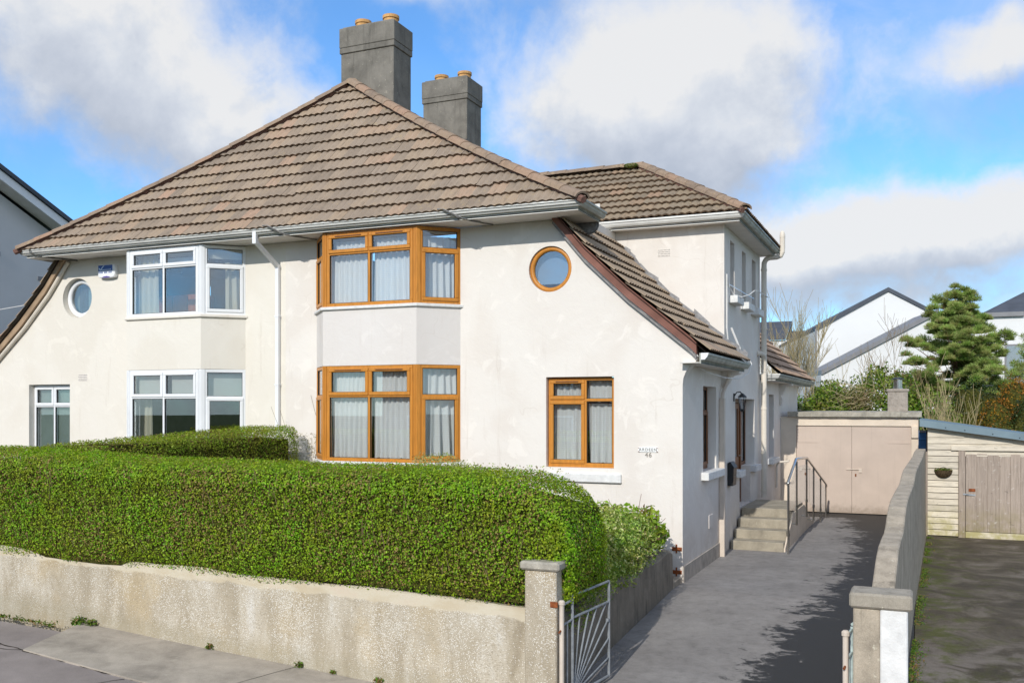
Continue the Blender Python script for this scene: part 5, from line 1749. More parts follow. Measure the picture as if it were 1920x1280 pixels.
def crack(pts, w, name, dz):
    v, f = [], []
    P = []
    for (x0, y0), (x1, y1) in zip(pts, pts[1:]):
        n = max(2, int(math.hypot(x1 - x0, y1 - y0) / 0.06))
        P += [(x0 + (x1 - x0) * k / n, y0 + (y1 - y0) * k / n) for k in range(n)]
    P.append(pts[-1])
    for i, (x, y) in enumerate(P):
        a, b = P[max(0, i - 1)], P[min(len(P) - 1, i + 1)]
        d = Vector((b[0] - a[0], b[1] - a[1])).normalized()
        nrm = Vector((-d.y, d.x))
        j = noise.noise(Vector((x * 6, y * 6, 1))) * 0.02
        ww = w * (0.5 + 0.9 * random.random())
        for s_ in (-1, 1):
            px, py = x + nrm.x * (j + s_ * ww), y + nrm.y * (j + s_ * ww)
            v.append((px, py, gz(px, min(py, 8.6)) + dz))
    f = [(2 * i, 2 * i + 1, 2 * i + 3, 2 * i + 2) for i in range(len(P) - 1)]
    return tag(Geo().add(v, f).obj(name, 'joint', fix=False), kind='structure')


crack(pts_bot, 0.010, "pavement_crack", 0.006)
crack([(-12.5, 8.0), (-10.9, 7.95), (-9.6, 7.84), (-9.93, 8.9)], 0.010, "pavement_crack", 0.006)
crack([(-7.9, 7.70), (-8.1, 7.3), (-8.05, 6.8)], 0.007, "pavement_crack", 0.006)
crack([(-13.0, 8.75), (-11.2, 8.62), (-9.9, 8.70)], 0.010, "pavement_crack", 0.006)
crack([(-9.6, 7.84), (-10.0, 7.7), (-10.3, 7.86), (-10.9, 7.8)], 0.006, "pavement_crack", 0.006)

# ------------------------------------------------------------------ street wall, gate pillars, garden wall, boundary wall
def wall_top(x):
    return float(np.interp(x, [-16, -11.46, -7.03, -3.7], [0.99, 0.909, 0.804, 0.722]))


sw = thing("street_wall", "long pebble-dashed cream wall along the footpath under the hedge", "wall", (-9, 9.1, 0))
xs_w = np.linspace(-16.5, -3.705, 40)
v, f = [], []
for i, x in enumerate(xs_w):
    zt = wall_top(x) + 0.012 * math.sin(x * 2.1) + 0.008 * math.sin(x * 5.3)
    yb = 8.995 + 0.012 * math.sin(x * 1.7)
    zb = gz(x, 8.6) - 0.3
    v += [(x, yb - 0.015, zb), (x, yb + 0.004, zb + 0.42), (x, yb + 0.0, zt - 0.14), (x, yb + 0.006, zt - 0.015), (x, yb + 0.03, zt), (x, 9.20, zt), (x, 9.215, zb)]
n = 7
for i in range(len(xs_w) - 1):
    for k in range(n):
        f.append((i * n + k, i * n + (k + 1) % n, (i + 1) * n + (k + 1) % n, (i + 1) * n + k))
f += [tuple(range(n)), tuple(range((len(xs_w) - 1) * n, len(xs_w) * n))]
Geo().add(v, f).obj("wall_body", 'pebble', sw)

lpil = thing("gate_pillar", "slim pebble-dashed gate pillar at the end of the street wall, hedge spilling over its cap", "gate pillar", (-3.53, 8.96, -0.35), "gate pillars of the drive")
Geo().box((-3.70, 8.85, -0.7), (-3.358, 9.10, 1.135)).obj("shaft", 'pillar', lpil, bevel=0.012)
Geo().box((-3.745, 8.815, 1.137), (-3.318, 9.135, 1.225)).obj("cap", 'coping', lpil, bevel=0.02)
Geo().box((-3.42, 8.835, 0.775), (-3.34, 8.852, 0.835)).obj("hinge_plate", 'rust', lpil, bevel=0.006)
rpil = thing("gate_pillar", "wide gate pillar, half bare render and half painted white, under one concrete cap", "gate pillar", (-0.32, 8.5, -0.4), "gate pillars of the drive")
Geo().box((-0.535, 8.42, -0.75), (-0.325, 8.72, 1.10)).obj("shaft", 'conc_bound', rpil, bevel=0.01)
Geo().box((-0.324, 8.412, -0.75), (-0.112, 8.71, 1.10)).obj("white_half", 'white_paint', rpil, bevel=0.01)
Geo().box((-0.565, 8.39, 1.102), (-0.075, 8.75, 1.228)).obj("cap", 'conc', rpil, bevel=0.018)

gw = thing("garden_wall", "low dark rendered retaining wall along the left side of the drive", "wall", (-3.6, 11.7, 0))
v, f = [], []
yy = np.linspace(9.11, 14.28, 30)
for i, y in enumerate(yy):
    zt = float(np.interp(y, [9.1, 11, 12.5, 13.4, 14.0, 14.28], [0.60, 0.58, 0.56, 0.60, 0.63, 0.56])) + 0.02 * math.sin(y * 5)
    zb = gz(-3.5, y) - 0.3
    v += [(-3.50, y, zb), (-3.515, y, zt - 0.05), (-3.54, y, zt - 0.012), (-3.60, y, zt), (-3.66, y, zt - 0.012), (-3.70, y, zt - 0.05), (-3.70, y, zb)]
n = 7
for i in range(len(yy) - 1):
    for k in range(n):
        f.append((i * n + k, i * n + (k + 1) % n, (i + 1) * n + (k + 1) % n, (i + 1) * n + k))
f += [tuple(range(n)), tuple(range((len(yy) - 1) * n, len(yy) * n))]
Geo().add(v, f).obj("wall_body", 'conc_wall', gw, smooth=False)
tag(Geo().box((-3.70, 14.29, -0.3), (-3.50, 14.835, 0.10)).obj("low_step", 'conc_bound', bevel=0.012), "low concrete block between the garden wall and the house corner", "step")

bw = thing("boundary_wall", "grey rendered boundary wall stepping up in curves between the two drives", "wall", (-0.1, 15, 0))
TOP = [(8.73, 1.08), (8.95, 1.16), (9.25, 1.27), (9.55, 1.37), (9.85, 1.43), (10.3, 1.45), (10.75, 1.455), (11.0, 1.49), (11.25, 1.57), (11.6, 1.645), (12.1, 1.69), (13.2, 1.705), (14.2, 1.71), (14.6, 1.74), (15.1, 1.80), (15.7, 1.83), (17.5, 1.835), (19.8, 1.835), (20.4, 1.86), (21.0, 1.88), (22.32, 1.885)]
v, f = [], []
for y, z in TOP:
    xr = 0.064 + 0.0214 * (y - 22.47)
    xl = xr - 0.19
    zb = min(gz(0, y), 0) - 0.4
    v += [(xl, y, zb), (xr + 0.012, y, zb), (xr, y, z - 0.012), (xr - 0.012, y, z), (xl + 0.012, y, z), (xl, y, z - 0.012)]
n = 6
for i in range(len(TOP) - 1):
    for k in range(n):
        f.append((i * n + k, i * n + (k + 1) % n, (i + 1) * n + (k + 1) % n, (i + 1) * n + k))
f += [tuple(range(n)), tuple(range((len(TOP) - 1) * n, len(TOP) * n))]
Geo().add(v, f).obj("wall_body", 'conc_bound', bw)

# ------------------------------------------------------------------ gates
def gate(name, label, hinge, free, z0, height, mat, group):
    t = thing(name, label, "gate", (hinge[0], hinge[1], z0), group)
    h, fr_ = Vector((*hinge, z0)), Vector((*free, z0))
    u = (fr_ - h)
    L = u.length
    u.normalize()

    def P(a, z):
        return h + u * a + Vector((0, 0, z))
    tilt = 0.07                                            # the leaf has dropped a little at the free end
    def Z(a, z):
        return P(a, z)
    Geo().tube([P(0, -0.05), P(0, height - 0.06)], 0.024, 10).lathe(P(0, height - 0.06), [(0.034, 0), (0.034, 0.03), (0.02, 0.045)], 10).obj("hinge_post", 'tan', t)
    f_ = Geo()
    s1 = 0.235
    f_.tube([Z(s1, 0.0), Z(s1, height - 0.03)], 0.016, 6).tube([Z(L, 0.0), Z(L, height + 0.0)], 0.016, 6)
    f_.tube([Z(s1, height - 0.22), Z(L, height - 0.012)], 0.014, 6) if False else None
    f_.tube([Z(s1, height - 0.235), Z(L, height - 0.225)], 0.013, 6)
    f_.tube([Z(s1, height - 0.01), Z(L, height + 0.0)], 0.013, 6)
    f_.tube([Z(s1, 0.02), Z(L, 0.02)], 0.014, 6)
    f_.tube([Z(0.02, height - 0.07), Z(s1, height - 0.05)], 0.012, 6).tube([Z(0.02, height - 0.27), Z(s1, height - 0.25)], 0.012, 6).tube([Z(0.02, 0.03), Z(s1, 0.02)], 0.012, 6)
    f_.obj("gate_frame", mat, t)
    Geo().tube([Z(0.12, 0.03), Z(0.12, height - 0.26)], 0.010, 6).obj("bar", mat, t)
    c = (s1 + 0.02, 0.04)
    top = height - 0.235
    ends = [(s1 + (L - s1) * k, top) for k in (0.19, 0.42, 0.64, 0.90)] + [(L, top * k) for k in (0.80, 0.53, 0.27)]
    for e in ends:
        Geo().tube([Z(*c), Z(*e)], 0.0095, 6).obj("ray", mat, t)
    Geo().lathe(tuple(P(s1 + 0.03, 0.03)), [(0.05, 0), (0.05, 0.05), (0.02, 0.07)], 10).obj("hub", 'black', t)
    Geo().tube([P(-0.06, height - 0.33), P(0.03, height - 0.30)], 0.010, 6).obj("hinge_strap", 'rust', t)
    Geo().lathe(tuple(P(L - 0.04, height - 0.42)), [(0.02, -0.015), (0.02, 0.015)], 8).obj("latch", mat, t)
    return t


gate("drive_gate", "open metal sunburst gate leaf hanging from the slim pillar beside the garden wall", (-3.318, 8.90), (-3.18, 10.02), -0.20, 1.06, 'gate', "sunburst gate leaves of the drive")
gate("drive_gate", "open metal gate leaf seen edge-on beside the half-white pillar", (-0.60, 8.50), (-0.42, 9.62), -0.22, 1.12, 'gate_blue', "sunburst gate leaves of the drive")

# ------------------------------------------------------------------ garden soil, hedges and shrubs
tag(Geo().box((-30, 9.216, -0.3), (-3.705, YF - 0.001, 0.45)).obj("garden_bed", 'earth'), kind='structure')

hd = thing("hedge", "thick clipped green hedge with brown patches growing over the street wall", "hedge", (-8, 9.5, 0.8))


def hedge_squash(x, z):
    # the clipped top rounds down towards the gate end
    u = np.clip((x + 4.15) / 0.95, 0, 1)
    cap = 1.25 + 0.905 * np.sqrt(np.maximum(0, 1 - u ** 2.5))
    return 0.7 + (z - 0.7) * (cap - 0.7 - 0.075) / 1.455


hc = core_obj("branches", (-15.9, 9.0, 0.80), (-3.37, 10.2, 2.07), hd)
for vv in hc.data.vertices:
    vv.co.z = float(hedge_squash(np.array(vv.co.x), np.array(vv.co.z)))

P_, N_ = shell_points((-16.0, 8.90, 0.70), (-3.22, 10.3, 2.155), 0.30, 260000, depth=0.10, out=0.025, wob=0.035, wscale=1.1, seed=1)
tilt_ = np.interp(P_[:, 0], [-16, -11.6, -9.2, -3.2], [0.12, 0.12, 0.02, -0.02])
P_[:, 2] += tilt_ * np.clip((P_[:, 2] - 0.95) / 1.1, 0, 1)
P_[:, 2] = hedge_squash(P_[:, 0], P_[:, 2])
# the lower edge follows the wall top and hangs over it in tufts
lowlim = np.interp(P_[:, 0], [-16, -11.46, -7.03, -3.7, -3.3], [0.99, 0.90, 0.79, 0.70, 0.72]) - 0.03 - 0.05 * (lump(P_ * np.array([3.0, 0, 0]), 1.0, 2) > 0.25)
ok = (P_[:, 2] > lowlim) & ~((P_[:, 0] > -3.66) & (P_[:, 1] < 9.0) & (P_[:, 2] < 1.19 + 0.05 * np.sin(P_[:, 0] * 60)))
leaf_obj("foliage", P_[ok], N_[ok], 0.0235, 0.66, 'hedge', hd, seed=1, jitter=0.42, lenvar=0.55)
g = Geo()
rnd = random.Random(77)
for k in range(150):                                  # clipped twig ends and bare stems showing in the face
    x = rnd.uniform(-12.8, -3.5)
    z = rnd.uniform(0.95, 1.9)
    a = rnd.uniform(-0.5, 0.5)
    l = rnd.uniform(0.06, 0.22)
    g.tube([(x, 8.90 + rnd.uniform(-0.01, 0.03), z), (x + a * l, 8.885 + rnd.uniform(-0.012, 0.02), z + l)], [0.004, 0.0025], 4, cap=False)
tag(g.obj("clipped_twigs", 'twig_b', hd, fix=False), kind='stuff')
r_ = np.random.default_rng(5)
n = 2200
sx = r_.uniform(-13, -3.3, n)
sz = hedge_squash(sx, np.full(n, 2.155))
Ps = np.stack([sx, r_.uniform(9.0, 10.1, n), sz + r_.uniform(-0.01, 0.045, n)], 1)
leaf_obj("top_shoots", Ps, np.tile([0, -0.4, 1.0], (n, 1)), 0.028, 0.5, 'hedge2', hd, seed=6, jitter=0.8)

h2 = thing("hedge", "lower clipped hedge running back to the house between the two front gardens", "hedge", (-11.2, 12, 0.8))
core_obj("branches", (-11.75, 10.2, 0.5), (-10.72, 14.35, 2.22), h2, seed=4)
P_, N_ = shell_points((-11.9, 9.9, 0.5), (-10.57, 14.55, 2.30), 0.22, 80000, depth=0.10, out=0.03, wob=0.05, wscale=1.4, seed=2)
P_[:, 2] += np.interp(P_[:, 1], [9.9, 13.2, 14.5], [-0.08, 0.05, 0.13])
leaf_obj("foliage", P_, N_, 0.026, 0.62, 'hedge2', h2, seed=3, jitter=0.65)


def shrub(name, label, loc, blobs, size, aspect, mat, n_leaf, twigs=10, tw_len=0.5, heart=0.0, jitter=0.8, cat="shrub", twig_mat='bark', seed=1, depth=0.45, zmin=None, group=None):
    t = thing(name, label, cat, loc, group)
    rnd = random.Random(seed)
    g = Geo()
    for k in range(twigs):
        a = rnd.uniform(0, 2 * math.pi)
        branch_geo(g, (loc[0] + rnd.uniform(-.1, .1), loc[1] + rnd.uniform(-.1, .1), loc[2] - 0.05), (math.cos(a) * 0.6, math.sin(a) * 0.6, 1), tw_len * rnd.uniform(0.7, 1.1), 0.014, 1, rnd, kids=4)
    g.obj("stems", twig_mat, t)
    if heart:                                          # dense dark inside of the bush
        bm = bmesh.new()
        for (c, rad) in blobs:
            m = Matrix.Translation(c) @ Matrix.Diagonal((rad[0] * heart, rad[1] * heart, rad[2] * heart, 1))
            bmesh.ops.create_icosphere(bm, subdivisions=3, radius=1, matrix=m)
        for v_ in bm.verts:
            v_.co += noise.noise_vector(v_.co * 2.5) * 0.12
        me = bpy.data.meshes.new("branches")
        bm.to_mesh(me)
        bm.free()
        me.materials.append(MAT['core'])
        tag(place(bpy.data.objects.new("branches", me), t), kind='stuff')
    Ps, Ns = [], []
    tot = sum(b[1][0] * b[1][1] + b[1][0] * b[1][2] for b in blobs)
    for i, (c, rad) in enumerate(blobs):
        m = int(n_leaf * (rad[0] * rad[1] + rad[0] * rad[2]) / tot)
        p, q = blob_points(c, rad, m, seed=seed * 10 + i, depth=depth, wob=0.16, wscale=1.6, zmin=zmin)
        Ps.append(p)
        Ns.append(q)
    leaf_obj("foliage", np.concatenate(Ps), np.concatenate(Ns), size, aspect, mat, t, seed=seed, jitter=jitter)
    return t


shrub("variegated_shrub", "variegated yellow-green shrub tumbling over the garden wall behind the gate", (-3.85, 11.2, 0.5),
      [((-3.75, 10.7, 0.80), (0.45, 0.75, 0.46)), ((-3.72, 11.7, 0.88), (0.44, 0.75, 0.48)), ((-3.72, 12.5, 0.92), (0.42, 0.6, 0.46)), ((-3.62, 9.9, 0.60), (0.28, 0.55, 0.36)), ((-3.9, 12.2, 1.15), (0.4, 0.5, 0.34))], 0.042, 0.5, 'varieg', 17000, 10, 0.5, seed=3)
shrub("leafy_shrub", "fresh green shrub with reddish stems in front of the house corner", (-3.95, 13.4, 0.5),
      [((-3.95, 13.2, 0.98), (0.34, 0.42, 0.40)), ((-3.72, 13.55, 0.98), (0.26, 0.32, 0.34)), ((-4.2, 12.9, 1.06), (0.32, 0.36, 0.36)), ((-3.62, 13.9, 0.86), (0.13, 0.22, 0.20))], 0.085, 0.6, 'hydra', 3000, 20, 0.72, seed=7, twig_mat='mortar', depth=0.7)
shrub("cream_shrub", "pale cream-leaved shrub showing above the hedge under the orange bay window", (-6.6, 12.6, 0.6),
      [((-6.75, 12.6, 1.60), (0.62, 0.5, 0.50)), ((-6.3, 12.7, 1.54), (0.5, 0.4, 0.44))], 0.035, 0.5, 'cream_leaf', 9000, 8, 0.7, seed=9)
# dry climbing stems against the wall by the downpipe
cs = thing("dry_climber", "thin dry climbing stems on the wall left of the lower orange bay window", "climber", (-10.6, YF - 0.05, 0.6))
g = Geo()
rnd = random.Random(4)
for k in range(4):
    branch_geo(g, (-10.62 + rnd.uniform(-.2, .2), YF - 0.06, 1.0), (rnd.uniform(-.35, .35), -0.02, 1), rnd.uniform(0.9, 1.9), 0.006, 1, rnd, spread=0.4, kids=4, r_min=0.0025)
g.obj("stems", 'twig_b', cs)
P_ = np.stack([r_.uniform(-10.85, -10.4, 260), r_.uniform(YF - 0.16, YF - 0.03, 260), r_.uniform(1.3, 2.3, 260)], 1)
leaf_obj("leaves", P_, np.tile([0, -1.0, 0.2], (260, 1)), 0.03, 0.5, 'dead', cs, seed=2)

# weeds along the foot of the wall
P_, N_ = [], []
for (x, y, rr, n) in ((-9.95, 8.93, 0.10, 170), (-9.75, 8.97, 0.07, 90), (-7.85, 8.97, 0.05, 50), (-6.55, 8.98, 0.05, 40), (-6.1, 8.98, 0.03, 25), (-5.5, 8.98, 0.05, 36), (-4.6, 8.98, 0.05, 36)):
    p, q = blob_points((x, y, gz(x, 8.6) + 0.05), (rr * 1.3, rr * 0.7, rr * 0.8), n, seed=int(abs(x * 10)), depth=0.9)
    P_.append(p)
    N_.append(q)
for k in range(420):
    x = r_.uniform(-12.5, -10.1)
    y = 8.72 + r_.normal(0, 0.035)
    P_.append(np.array([[x, y, gz(x, 8.6) + 0.015 + abs(r_.normal(0, 0.012))]]))
    N_.append(np.array([[0, -0.3, 1.0]]))
tag(leaf_obj("weeds", np.concatenate(P_), np.concatenate(N_), 0.05, 0.4, 'weed', None, seed=8), kind='stuff')
# moss and grass along the foot of the boundary wall
n = 5200
yy = r_.uniform(9.0, 22.2, n)
Pm = np.stack([0.095 + 0.0214 * (yy - 22.47) + np.abs(r_.normal(0, 0.06, n)), yy, np.array([gz(0, y) for y in yy]) + r_.uniform(0, 0.02, n)], 1)
keepm = np.sin(yy * 2.3) + np.sin(yy * 5.1 + 1) > -0.5
tag(leaf_obj("moss_strip", Pm[keepm], np.tile([0, -0.2, 1.0], (keepm.sum(), 1)), 0.026, 0.5, 'weed', None, seed=9), kind='stuff')

# ------------------------------------------------------------------ garage
YG = 26.15
ga = thing("garage", "flat-roofed cream garage with pinkish double doors at the end of the drive", "garage", (-1.7, 27, 0))
g = Geo()
holed_wall(g, [(-3.487, -0.2), (-0.10, -0.2), (-0.10, 2.53), (-3.487, 2.53)], [rect(-3.09, -0.265, -0.1, 2.30)], lambda p: (p[0], YG, p[1]), (0, 0.2, 0))
g.box((-3.25, YG + 0.2, -0.2), (-3.05, 31.5, 2.53)).box((-0.30, YG + 0.2, -0.2), (-0.10, 31.5, 2.53))
g.obj("wall", 'garage_wall', ga)
Geo().box((-0.262, YG - 0.06, 2.0), (-0.10, YG - 0.002, 2.30)).obj("lintel_end", 'garage_wall', ga, bevel=0.01)
for (a, b) in ((-3.085, -1.700), (-1.695, -0.27)):
    d_ = Geo().box((a, YG + 0.045, 0.02), (b, YG + 0.09, 2.296)).obj("door", 'garage_door', ga, bevel=0.004)
    for z in (0.35, 1.85):
        x0, x1 = (a + 0.01, a + 0.55) if a < -2 else (b - 0.55, b - 0.01)
        Geo().box((x0, YG + 0.036, z), (x1, YG + 0.0445, z + 0.045)).obj("strap_hinge", 'garage_door', d_)
bolt = Geo().tube([(-1.83, YG + 0.025, 1.165), (-1.45, YG + 0.025, 1.165)], 0.012, 6).box((-1.52, YG + 0.02, 1.09), (-1.45, YG + 0.044, 1.19)).box((-1.80, YG + 0.03, 1.14), (-1.74, YG + 0.044, 1.19))
bolt.obj("bolt", 'tan', ga)
Geo().lathe((-1.60, YG + 0.03, 1.02), [(0.018, -0.03), (0.018, 0.03)], 8).obj("padlock", 'rust', ga)
v, f = [], []
xs_c = np.linspace(-3.30, -0.02, 34)
rr = random.Random(3)
for x in xs_c:
    j = [rr.uniform(-0.012, 0.012) for _ in range(4)]
    v += [(x, YG - 0.13 + j[0], 2.535), (x, YG - 0.14 + j[1], 2.665 + j[3]), (x, 31.6, 2.675 + j[2] * 0.3), (x, 31.6, 2.535)]
for i in range(len(xs_c) - 1):
    for k in range(4):
        f.append((i * 4 + k, i * 4 + (k + 1) % 4, (i + 1) * 4 + (k + 1) % 4, (i + 1) * 4 + k))
f += [(0, 1, 2, 3), tuple((len(xs_c) - 1) * 4 + k for k in range(4))]
Geo().add(v, f).obj("roof_slab", 'coping', ga)
# block chimney with a metal flue, standing on the garage roof
fc = thing("block_chimney", "short grey block chimney with a capped metal flue above the garage roof", "chimney", (-0.59, 27.3, 2.68))
Geo().box((-0.86, 27.2, 2.66), (-0.36, 27.6, 3.20)).obj("stack", 'block', fc, bevel=0.01)
Geo().box((-0.89, 27.17, 3.202), (-0.33, 27.63, 3.275)).obj("capstone", 'block', fc, bevel=0.012)
Geo().lathe((-0.61, 27.4, 3.277), [(0.125, 0), (0.125, 0.03), (0.11, 0.04), (0.11, 0.235)], 18).obj("flue", 'steel', fc)
Geo().lathe((-0.61, 27.4, 3.53), [(0.16, 0.0), (0.155, 0.015), (0.05, 0.055)], 18).tube([(-0.70, 27.4, 3.50), (-0.70, 27.4, 3.54)], 0.008, 4).tube([(-0.52, 27.4, 3.50), (-0.52, 27.4, 3.54)], 0.008, 4).obj("cowl", 'black', fc)

# ------------------------------------------------------------------ shed
YS = 22.4
sh = thing("garden_shed", "whitewashed timber shed with a weathered plank door beyond the boundary wall", "shed", (1.8, 23.5, 0))
XE = 5.2


def roof_z(x):
    return 2.50 - 0.143 * (x + 0.02)


z = 0.02
first = True
while z < 2.5:
    h = 0.125
    # course runs to the roof line, and stops at the door frame below the head beam
    z1 = z + h
    x_end = 0.70 if z1 < 1.80 else XE
    if z1 > roof_z(0.1) - 0.12:
        break
    if x_end > 1:
        x_end = min(XE, (2.50 - 0.125 - z1) / 0.143 - 0.02)
    Mz = 'plank'
    yb = YS
    Geo().add([(0.10, yb - 0.004, z + 0.004), (x_end, yb - 0.004, z + 0.004), (x_end, yb + 0.014, z1 - 0.003), (0.10, yb + 0.014, z1 - 0.003), (0.10, yb + 0.03, z + 0.004), (x_end, yb + 0.03, z + 0.004), (x_end, yb + 0.03, z1 - 0.003), (0.10, yb + 0.03, z1 - 0.003)],
              [(0, 1, 2, 3), (7, 6, 5, 4), (0, 4, 5, 1), (3, 2, 6, 7), (0, 3, 7, 4), (1, 5, 6, 2)]).obj("plank", Mz, sh)
    z += 0.132
Geo().box((0.08, YS + 0.031, 0.0), (XE, YS + 0.05, 1.95)).box((0.08, YS + 0.05, 0.0), (0.13, 27, 2.2)).box((XE - 0.05, YS + 0.05, 0.0), (XE, 27, 1.7)).obj("inner_lining", 'deck', sh)
Geo().prism([(0.10, 1.966), (XE, 1.60), (XE, roof_z(XE) - 0.02), (0.10, roof_z(0.10) - 0.02)], 'y', YS + 0.016, YS + 0.0295).obj("gable_board", 'plank', sh)
Geo().box((-0.005, YS - 0.02, -0.05), (0.098, YS + 0.03, 1.82)).obj("corner_board", 'grey_plank', sh, bevel=0.004)
Geo().box((0.705, YS - 0.03, -0.02), (0.835, YS + 0.03, 1.855)).obj("door_post", 'grey_plank', sh, bevel=0.005)
Geo().box((0.56, YS - 0.045, 1.858), (XE, YS + 0.03, 1.965)).obj("head_beam", 'plank', sh, bevel=0.006)
Geo().box((0.84, YS - 0.025, 0.0), (XE, YS + 0.03, 0.13)).obj("sill_board", 'plank', sh, bevel=0.005)
sd = Geo().box((0.85, YS + 0.022, 0.14), (3.0, YS + 0.03, 1.80)).obj("shed_door", 'grey_plank', sh)
x = 0.845
k = 0
while x < 2.95:
    w_ = [0.215, 0.20, 0.225, 0.21, 0.19][k % 5]
    Geo().box((x, YS - 0.004 + 0.004 * (k % 2), 0.14), (x + w_ - 0.006, YS + 0.021, 1.78 + 0.012 * math.sin(k * 2))).obj("plank", 'grey_plank', sd, bevel=0.003)
    x += w_
    k += 1
Geo().box((0.79, YS - 0.046, 0.915), (0.90, YS - 0.031, 0.945)).box((0.87, YS - 0.02, 0.90), (1.03, YS - 0.006, 0.935)).obj("hasp", 'gate', sd)
Geo().box((0.90, YS - 0.014, 0.985), (1.03, YS - 0.005, 1.05)).obj("rust_plate", 'rust', sd, bevel=0.008)
rz = Geo()
for (y0, y1, th) in ((YS - 0.16, 27.2, 0.03),):
    rz.add([(-0.06, y0, roof_z(-0.06)), (XE + 0.2, y0, roof_z(XE + 0.2)), (XE + 0.2, y1, roof_z(XE + 0.2)), (-0.06, y1, roof_z(-0.06)), (-0.06, y0, roof_z(-0.06) - th), (XE + 0.2, y0, roof_z(XE + 0.2) - th), (XE + 0.2, y1, roof_z(XE + 0.2) - th), (-0.06, y1, roof_z(-0.06) - th)],
           [(0, 1, 2, 3), (7, 6, 5, 4), (0, 4, 5, 1), (3, 2, 6, 7), (0, 3, 7, 4), (1, 5, 6, 2)])
rz.obj("roof", 'shed_roof', sh)
fz = Geo()
fz.add([(-0.06, YS - 0.175, roof_z(-0.06) + 0.012), (XE + 0.2, YS - 0.175, roof_z(XE + 0.2) + 0.012), (XE + 0.2, YS - 0.175, roof_z(XE + 0.2) - 0.125), (-0.06, YS - 0.175, roof_z(-0.06) - 0.135),
        (-0.06, YS - 0.161, roof_z(-0.06) + 0.012), (XE + 0.2, YS - 0.161, roof_z(XE + 0.2) + 0.012), (XE + 0.2, YS - 0.161, roof_z(XE + 0.2) - 0.125), (-0.06, YS - 0.161, roof_z(-0.06) - 0.135)],
       [(0, 1, 2, 3), (7, 6, 5, 4), (0, 4, 5, 1), (3, 2, 6, 7), (0, 3, 7, 4), (1, 5, 6, 2)])
fz.obj("roof_edge", 'shed_roof', sh)
for x in (0.45, 0.82, 1.35, 1.85, 2.4):
    Geo().lathe((x, YS - 0.18, roof_z(x) - 0.085), [(0.010, -0.008), (0.010, 0.008)], 8).obj("fixing_screw", 'black', sh)
Geo().box((-0.05, YS + 0.0, 2.36), (0.098, YS + 0.03, 2.46)).obj("eave_block", 'white_paint', sh)

bb = thing("blue_panel", "small blue painted panel between the garage and the shed", "panel", (0.03, 25.5, 0))
Geo().box((-0.09, 25.4, 0.0), (0.145, 25.45, 2.21)).obj("board", 'blue', bb)
Geo().box((-0.09, 25.36, 1.98), (0.16, 25.399, 2.03)).obj("rail", 'blue', bb, bevel=0.005)
Geo().box((-0.08, 25.36, 2.16), (0.16, 25.42, 2.215)).obj("cap_rail", 'lead', bb, bevel=0.005)

hb = thing("hanging_basket", "half-round wall basket of moss hanging on the shed boards", "hanging basket", (0.41, YS - 0.02, 1.35))
g = Geo()
n = 14
v, f = [], []
for i in range(7):
    a = i / 6 * math.pi / 2
    rr_ = 0.175 * math.cos(a) + 0.004
    zz = -0.17 * math.sin(a)
    for k in range(n + 1):
        b = math.pi * k / n
        v.append((0.41 + rr_ * math.cos(b), YS - 0.008 - rr_ * 0.8 * math.sin(b), 1.43 + zz))
for i in range(6):
    for k in range(n):
        f.append((i * (n + 1) + k, i * (n + 1) + k + 1, (i + 1) * (n + 1) + k + 1, (i + 1) * (n + 1) + k))
f.append(tuple(range(n + 1)))
g.add(v, f).obj("liner", 'wicker', hb)
P_, N_ = blob_points((0.41, YS - 0.08, 1.44), (0.17, 0.07, 0.045), 500, seed=2, depth=0.8)
leaf_obj("moss_growth", P_, N_, 0.03, 0.5, 'weed', hb, seed=4)
Geo().tube([(0.24, YS - 0.01, 1.43), (0.41, YS - 0.012, 1.50), (0.58, YS - 0.01, 1.43)], 0.004, 4).obj("wire_hanger", 'black', hb)

# ------------------------------------------------------------------ houses beyond the gardens
def block(name, label, corner, phi_deg, wid, dep, eave, apex, wmat, rmat, apex_at=0.5, over=0.12, base=-0.3, gable_cut=None):
    """gabled house: front gable starts at `corner` and runs `wid` along the turned x axis"""
    t = thing(name, label, "house", (corner[0], corner[1], base))
    a = R(phi_deg)
    M = Matrix.Translation((corner[0], corner[1], 0)) @ Matrix.Rotation(a, 4, 'Z')
    prof = gable_cut or [(0, base), (wid, base), (wid, eave), (wid * apex_at, apex), (0, eave)]
    n = len(prof)
    v = [M @ Vector((x, 0, z)) for x, z in prof] + [M @ Vector((x, dep, z)) for x, z in prof]
    g = Geo().add(v, [tuple(range(n)), tuple(range(2 * n - 1, n - 1, -1))] + [(i, (i + 1) % n, n + (i + 1) % n, n + i) for i in range(n)])
    g.obj("wall", wmat, t)
    tops = prof[2:] if not gable_cut else [p for p in prof if p[1] > base + 1]
    r = Geo()
    for (x0, z0), (x1, z1) in zip(tops, tops[1:]):
        if abs(x0 - x1) < 0.05:
            continue
        v = []
        for (y, ) in ((-over,), (dep + over,)):
            for (x, z, up) in ((x0, z0, 0.01), (x1, z1, 0.01), (x1, z1, 0.24), (x0, z0, 0.24)):
                v.append(M @ Vector((x, y, z + up)))
        r.add(v, [(0, 1, 2, 3), (7, 6, 5, 4), (0, 4, 5, 1), (3, 2, 6, 7), (0, 3, 7, 4), (1, 5, 6, 2)])
    r.obj("roof", rmat, t)
    return t, M


h1, M1 = block("gabled_house", "modern white house with a tall plain gable and dark roof edge behind the garage", (-5.68, 58), 14.8, 7.93, 22, 7.30, 9.50, 'modern', 'modern_roof')
